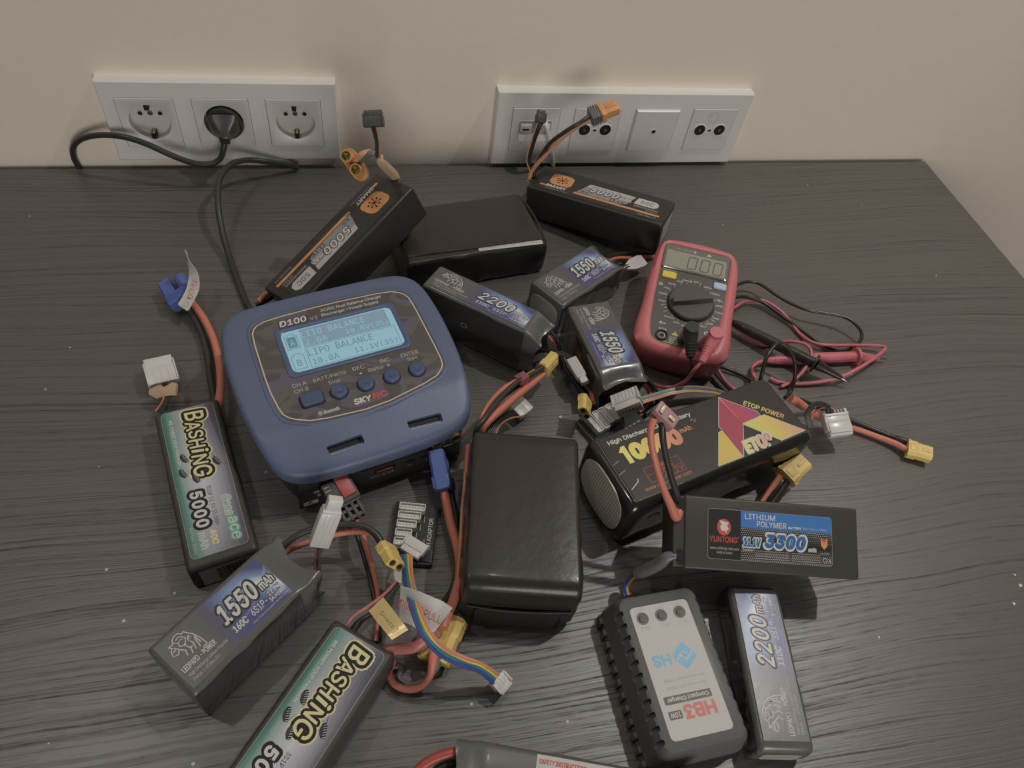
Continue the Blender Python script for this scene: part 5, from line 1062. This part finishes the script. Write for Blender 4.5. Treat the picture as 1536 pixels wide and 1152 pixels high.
wire('lead_wire', BP, [(700, 1124, 18), (680, 1128, 22), (655, 1136, 22), (632, 1150, 20), (610, 1175, 16)], 3.0, 'thinred', 'red lead wire')
wire('lead_wire', BP, [(700, 1142, 12), (680, 1144, 14), (660, 1152, 14), (640, 1172, 12)], 2.8, 'blackwire')

# ------------------------------------------------------------------ multimeter
DM = thing('multimeter', 'red and grey handheld multimeter with a round dial and two test leads plugged in', 'multimeter', (.5037, -.2710, .0103), 64.9, -2.2, -8.4)
dH = .0361; DX = Matrix.Rotation(-math.pi / 2, 4, 'Z')   # face frame: X right, Y towards the display end
hf = [(0, 70), (20, 69), (33, 66), (39.5, 58), (42, 40), (42.5, 10), (42.5, -20), (44.5, -45), (44, -58), (37, -66), (26, -70), (0, -71.5)]
do = chaik(hf + [(-x, y) for x, y in hf[-2:0:-1]], 2)[::-1]; do = [(x + .8, y) for x, y in do]
sc2 = lambda p, a, b: [(x * a, y * b) for x, y in p]
face_o = chaik([(-32.5, 56), (-30, 59), (30, 59), (33, 56), (32.5, 0), (31.5, -40), (30, -60), (0, -62), (-27, -60), (-31, -40), (-32.5, 0)], 2)[::-1]; 
s = S(DX)
n = len(do)
# resample both outlines to the same count by angle
def byang(p, N=96):
    out_ = []
    for k in range(N):
        a = 2 * math.pi * k / N; d = Vector((math.cos(a), math.sin(a))); best = None
        for i in range(len(p)):
            u, v = Vector(p[i]), Vector(p[(i + 1) % len(p)]); e = v - u; den = d.x * e.y - d.y * e.x
            if abs(den) < 1e-9: continue
            t_ = (u.x * e.y - u.y * e.x) / den; w_ = (u.x * d.y - u.y * d.x) / den
            if t_ > 0 and -1e-6 <= w_ <= 1 + 1e-6 and (best is None or t_ > best): best = t_
        out_.append((d.x * best, d.y * best))
    return out_
O, Fo = byang(do), byang(face_o)
s.loft([mm(sc2(O, .90, .94), 0), mm(sc2(O, .93, .96), 2), mm(sc2(O, .97, .98), 12), mm(sc2(O, 1, 1), 28), mm(sc2(O, .995, .997), 31.5), mm([(a[0] * .55 + b[0] * .45, a[1] * .55 + b[1] * .45) for a, b in zip(O, Fo)], 36.1), mm([(a[0] * .12 + b[0] * .88, a[1] * .12 + b[1] * .88) for a, b in zip(O, Fo)], 36.1), mm(Fo, 35.0)], 'dmm', True, False)
s.build('holster', DM, 'red rubber holster', sharp=50)
FX = DX @ Matrix.Translation((0, 0, .0350)); s = S(FX); s.poly(Fo, 'face', 0)
cx, cy = 2.2, -9.3
labs = [('OFF', 88), ('2000k', 106), ('20M', 121), ('200k', 138), ('20k', 154), ('2000', 171), ('200', 190), ('2000u', 232), ('20m', 250), ('200m', 268), ('10', 284), ('NCV', 303), ('200', 319), ('500', 338), ('250', 354), ('200', 11), ('20', 26), ('2000m', 42), ('200m', 62)]
for b, d in labs:
    a = math.radians(d); x, y = cx + 27.5 * math.cos(a), cy + 27.2 * math.sin(a); w_ = .95 * len(b); s.text(b, x - w_, y - 1.0, x + w_, y + 1.0, 'white', 2, .02); s.disc(cx + 23.8 * math.cos(a), cy + 23.8 * math.sin(a), .55, 'white', 2, 8)
for d in (78, 97, 200, 216, 293, 311, 330): a = math.radians(d); s.stroke([(cx + 24.5 * math.cos(a), cy + 24.5 * math.sin(a)), (cx + 28.5 * math.cos(a), cy + 28.5 * math.sin(a))], .5, 'white', 2)
s.text('V~', 27, -36, 31.5, -32.5, 'white', 2, .02); s.text('V=', 26.6, .5, 31, 3.6, 'white', 2, .02); s.text('A=', -23, -40.5, -16.5, -37.2, 'white', 2, .02); s.text('\u03a9', -30.5, 4.5, -27, 8, 'white', 2, .03); s.text('HOLD/LIGHT', -30, 24.2, -16, 25.8, 'white', 2, .02)
s.text('10A', -22, -47.2, -14.5, -44.4, 'white', 2, .02); s.text('CE', 19, -41, 27, -37, 'white', 2, .03)
for x in (-6.5, 10.5): s.poly([(x - 3, -50), (x + 3, -50), (x, -45.2)], 'yellow', 2); s.text('!', x - .4, -49.4, x + .4, -46.6, 'hole', 3); [s.text('MAX 600V CAT', x - 4, -53 - i * 1.8, x + 4, -51.9 - i * 1.8, 'white', 2, .02) for i in range(4)]
s.stroke([(-18, -58), (-14, -59.4), (-3, -59.4)], .35, 'white', 2); s.text('COM', 0, -46, 5, -44.4, 'white', 2, .02); s.disc(-19.8, -20.6, .9, 'yellow', 2)
s.build('face', DM, 'grey-black face with white markings')
s = S(FX); q = rr(-32, 27, 31.5, 57.5, 2.5); s.loft([mm(q, 0), mm(q, 1.2), mm(cen(q, 1.2, (0, 42)), 1.6)], 'window', False, True); w_ = s.build('display_window', DM)
s = S(FX @ Matrix.Translation((0, 0, .0016))); s.rect(-29.5, 29, 29, 50, 'lcdgrey', 1, 1); s.text('1999 COUNTS', -22, 52.5, -6, 54, 'offwhite', 1); s.disc(-3, 53.2, 1.3, 'offwhite', 1); s.poly([(8, 52), (14, 52), (11, 55)], 'offwhite', 1)
def seg7(x, y, w, h, on):
    k = {'a': [(0, h), (w, h)], 'g': [(0, h / 2), (w, h / 2)], 'd': [(0, 0), (w, 0)], 'f': [(0, h), (0, h / 2)], 'b': [(w, h), (w, h / 2)], 'e': [(0, h / 2), (0, 0)], 'c': [(w, h / 2), (w, 0)]}
    for c_ in on: (a, b), (c2, d2) = k[c_]; s.stroke([(x + a + (c2 - a) * .12 + b * .06, y + b + (d2 - b) * .1), (x + c2 - (c2 - a) * .12 + d2 * .06, y + d2 - (d2 - b) * .1)], 1.1, 'lcdseg', 2)
for i in range(3): seg7(-8 + i * 12.4, 31, 8, 15, 'abcdef')
s.build('display', w_)
s = S(FX); q = rr(-29.5, 14.5, -16, 22.3, 1.5); s.loft([mm(q, 0), mm(q, 1.6), mm(cen(q, .8, (-22.7, 18.4)), 2.1)], 'ybtn', False, True); s.build('button', DM, 'yellow button')
s = S(FX); q = rr(20, 15.2, 32, 22.6, 1.5); s.loft([mm(q, 0), mm(q, 1.6), mm(cen(q, .8, (26, 19)), 2.1)], 'bbtn', False, True); s.build('button', DM, 'pale blue button')
s = S(FX @ Matrix.Translation((cx / 1000, cy / 1000, 0))); s.lathe([(.0222, 0), (.0222, .0006), (.0214, .0006)], 'hole', 48, cap=False); s.lathe([(.0213, 0), (.0211, .0032), (.0200, .0042), (.0001, .0040)], 'dial', 48, cap=False)
s.X = s.X @ Matrix.Rotation(math.radians(24), 4, 'Z') @ Matrix.Translation((0, 0, .0040)); s.loft([mm([(-20, -3.6), (19, -4.4), (20.6, 0), (19, 4.4), (-20, 3.6)], 0), mm([(-18.8, -2.3), (18.4, -2.8), (19.6, 0), (18.4, 2.8), (-18.8, 2.3)], 5.4)], 'dial', False, True); s.build('dial', DM, 'round selector dial with a raised grip')
s = S(FX @ Matrix.Translation((-.018, -.053, 0))); s.lathe([(.0058, 0), (.0058, .0012), (.0046, .0012), (.0044, .0002)], 'hole', 28, cap=False); s.ring(0, 0, 2.3, 3.0, 'metal', 6); s.disc(0, 0, 2.3, 'hole', 6); s.build('socket', DM)

def test_lead(name, label, m, jack, head, tail, runs, probe, guard, tip):
    t = thing(name, label, 'test lead', P(probe[0]))
    j = MW[DM.name] @ DX @ Vector((jack[0] / 1000, jack[1] / 1000, .0352)); h = P(head); e = P(tail)
    ax = (e - h).normalized(); up = (MW[DM.name].to_3x3() @ Vector((0, 0, 1))); top_ = h + up * .0015
    s = S(); s.tube([j, j.lerp(h, .6), h], [.0052, .0055, .0062], m, 18, 4)
    s.tube([h - ax * .0055, h - ax * .003, h + ax * .004, h + ax * .012, e], [.0045, .0066, .0066, .0050, .0034], m, 18, 4); s.tube([h, h + up * .0072], [.0064, .0060], m, 22, 2)
    for i in range(4): p_ = h + ax * (.0115 + i * .0026); s.tube([p_, p_ + ax * .0012], [.0054 - i * .0003] * 2, m, 14, 1)
    s.build('plug', t, world=True)
    for r in runs: wire('lead_wire', t, r, 1.75, m)
    p0, p1, p2, p3 = [P(q) for q in probe]     # tail, guard, cone end, tip
    s = S(); d = (p1 - p0); s.tube([p0, p0 + d * .06, p0 + d * .22, p0 + d * .6, p1], [.0022, .0036, .0050, .0054, .0050], m, 16)
    for i in range(6): q = p0 + d * (.08 + i * .028); s.tube([q, q + d * .013], [.0042 + i * .0002] * 2, m, 12, 1)
    g = d.normalized(); s.tube([p1 - g * .001, p1 + g * .0015], [.0088, .0088], m, 24, 2); s.tube([p1 + g * .001, p1.lerp(p2, .4), p2], [.0058, .0042, .0022], m, 16)
    pr = s.build('probe', t, world=True)
    s = S(); s.tube([p2, p2.lerp(p3, .7), p3], [.0010, .0010, .0003], 'chrome', 8, 2); s.build('probe_tip', pr, 'metal tip', world=True)
    return t
test_lead('test_lead', 'red test lead plugged into the multimeter, its red probe lying to the right', 'pinklead', (20, -52), (1072, 505, 60), (1052, 543, 50),
  [[(1052, 543, 50), (1041, 555, 42), (1031, 569, 26), (1014, 579, 14), (997, 581, 8), (981, 576, 4), (968, 566, 3)],
   [(1075, 553, 4), (1080, 560, 4), (1088, 572, 3), (1100, 583, 3), (1120, 592, 2)],
   [(1095, 466, 12), (1104, 460, 8), (1115, 453, 6), (1128, 451, 6), (1148, 452, 7), (1169, 465, 6), (1184, 481, 4), (1202, 503, 3), (1223, 515, 6), (1248, 518, 8), (1290, 518, 7), (1319, 519, 8), (1328, 522, 10), (1317, 533, 14), (1290, 551, 13), (1259, 566, 9), (1228, 573, 5), (1198, 576, 3), (1169, 573, 3), (1155, 567, 3)],
   [(1090, 484, 8), (1098, 489, 6), (1117, 502, 4), (1140, 516, 2.5), (1160, 519, 2.2)],
   [(1158, 518, 3), (1169, 513.5, 8), (1190, 512.5, 14), (1209, 517, 18), (1217, 529, 17), (1212, 546, 13), (1198, 564, 8), (1184, 574, 5), (1172, 580, 3)],
   [(1134, 568, 3), (1129, 560, 4), (1129, 551, 5), (1137, 544, 6), (1152, 540, 6)]],
  [(1150, 540.5, 6), (1284, 534.5, 8), (1318, 537, 6), (1331, 538.5, 5)], None, None)
test_lead('test_lead', 'black test lead plugged into the multimeter, its black probe pointing down right', 'blacklead', (1.5, -52), (1036, 497, 61), (1036, 536, 50),
  [[(1036, 536, 50), (1037.5, 551, 40), (1030, 564, 26), (1018, 577, 14), (999, 587, 8), (982, 591, 5), (955, 600, 4), (930, 606, 3)],
   [(1080, 550, 4), (1095, 555, 4), (1110, 561, 3), (1128, 571, 3)], [(1068, 566, 3), (1076, 576, 2.5), (1088, 588, 2.5)],
   [(1100, 430, 14), (1111, 425, 14), (1123, 422.5, 13), (1140, 426, 13), (1165, 443, 13), (1186, 455, 13), (1211, 465, 14), (1240, 470, 15), (1265, 475, 16), (1282, 485, 15), (1292, 498, 12), (1291, 510, 8), (1281, 520, 4), (1265, 526, 2.5), (1248, 524, 2.5), (1228, 514, 3), (1202, 495, 4), (1173, 474, 5), (1148, 456, 7), (1131, 448, 9), (1117, 445, 10), (1100, 446, 12)],
   [(1140, 572, 12), (1143, 560, 20), (1149, 538, 30), (1159, 522, 34), (1169, 515, 35), (1181, 521, 33), (1190, 536, 27), (1193, 553, 19), (1191, 572, 9), (1186, 587, 2.5), (1178, 596, 2)]],
  [(1096, 482, 10), (1222, 545, 16), (1262, 567, 10), (1275, 574.5, 7)], None, None)

# crumbs
for u, v, sc in ((841, 626, 1.7), (1522, 862, 1.1), (1531, 878, 1.3), (1521, 905, 1.2), (1084, 337, .7), (1100, 300, .5)):
    b = bmesh.new(); bmesh.ops.create_icosphere(b, subdivisions=1, radius=.0011 * sc)
    for q in b.verts: q.co *= 1 + .5 * noise.noise(q.co * 900 + Vector((u, v, 0))); q.co.z *= .6
    p_ = at(u, v, .5 * sc); s = S(); s.bm(b, 'crumb'); o = s.build('crumb'); o.location = (p_.x, p_.y, .0004 * sc)
    tag(o, 'white crumb lying on the bare desk' if u != 841 else 'larger white crumb between the yellow connector and the taped pack', 'crumb', None if u == 841 else 'crumbs on the desk')
# likenesses that repeat share a group
for o in list(COL.objects):
    if o.parent or 'label' not in o: continue
    l = o['label']
    g = ('grey 1550mAh batteries' if 'printed 1550mAh' in l else 'grey 2200mAh batteries' if 'printed 2200mAh' in l else 'black batteries with orange logo' if 'orange logo' in l else
         'batteries with green and grey label' if 'green and grey label' in l else 'film-wrapped black batteries' if 'film' in l and 'battery' in l else 'multimeter test leads' if 'test lead' in l and o['category'] == 'test lead' else
         'balance adapter boards' if o['category'] == 'adapter' else 'wall plates over the desk' if o.name.startswith('wall_outlet') else None)
    if g: o['group'] = g
bpy.context.view_layer.update()
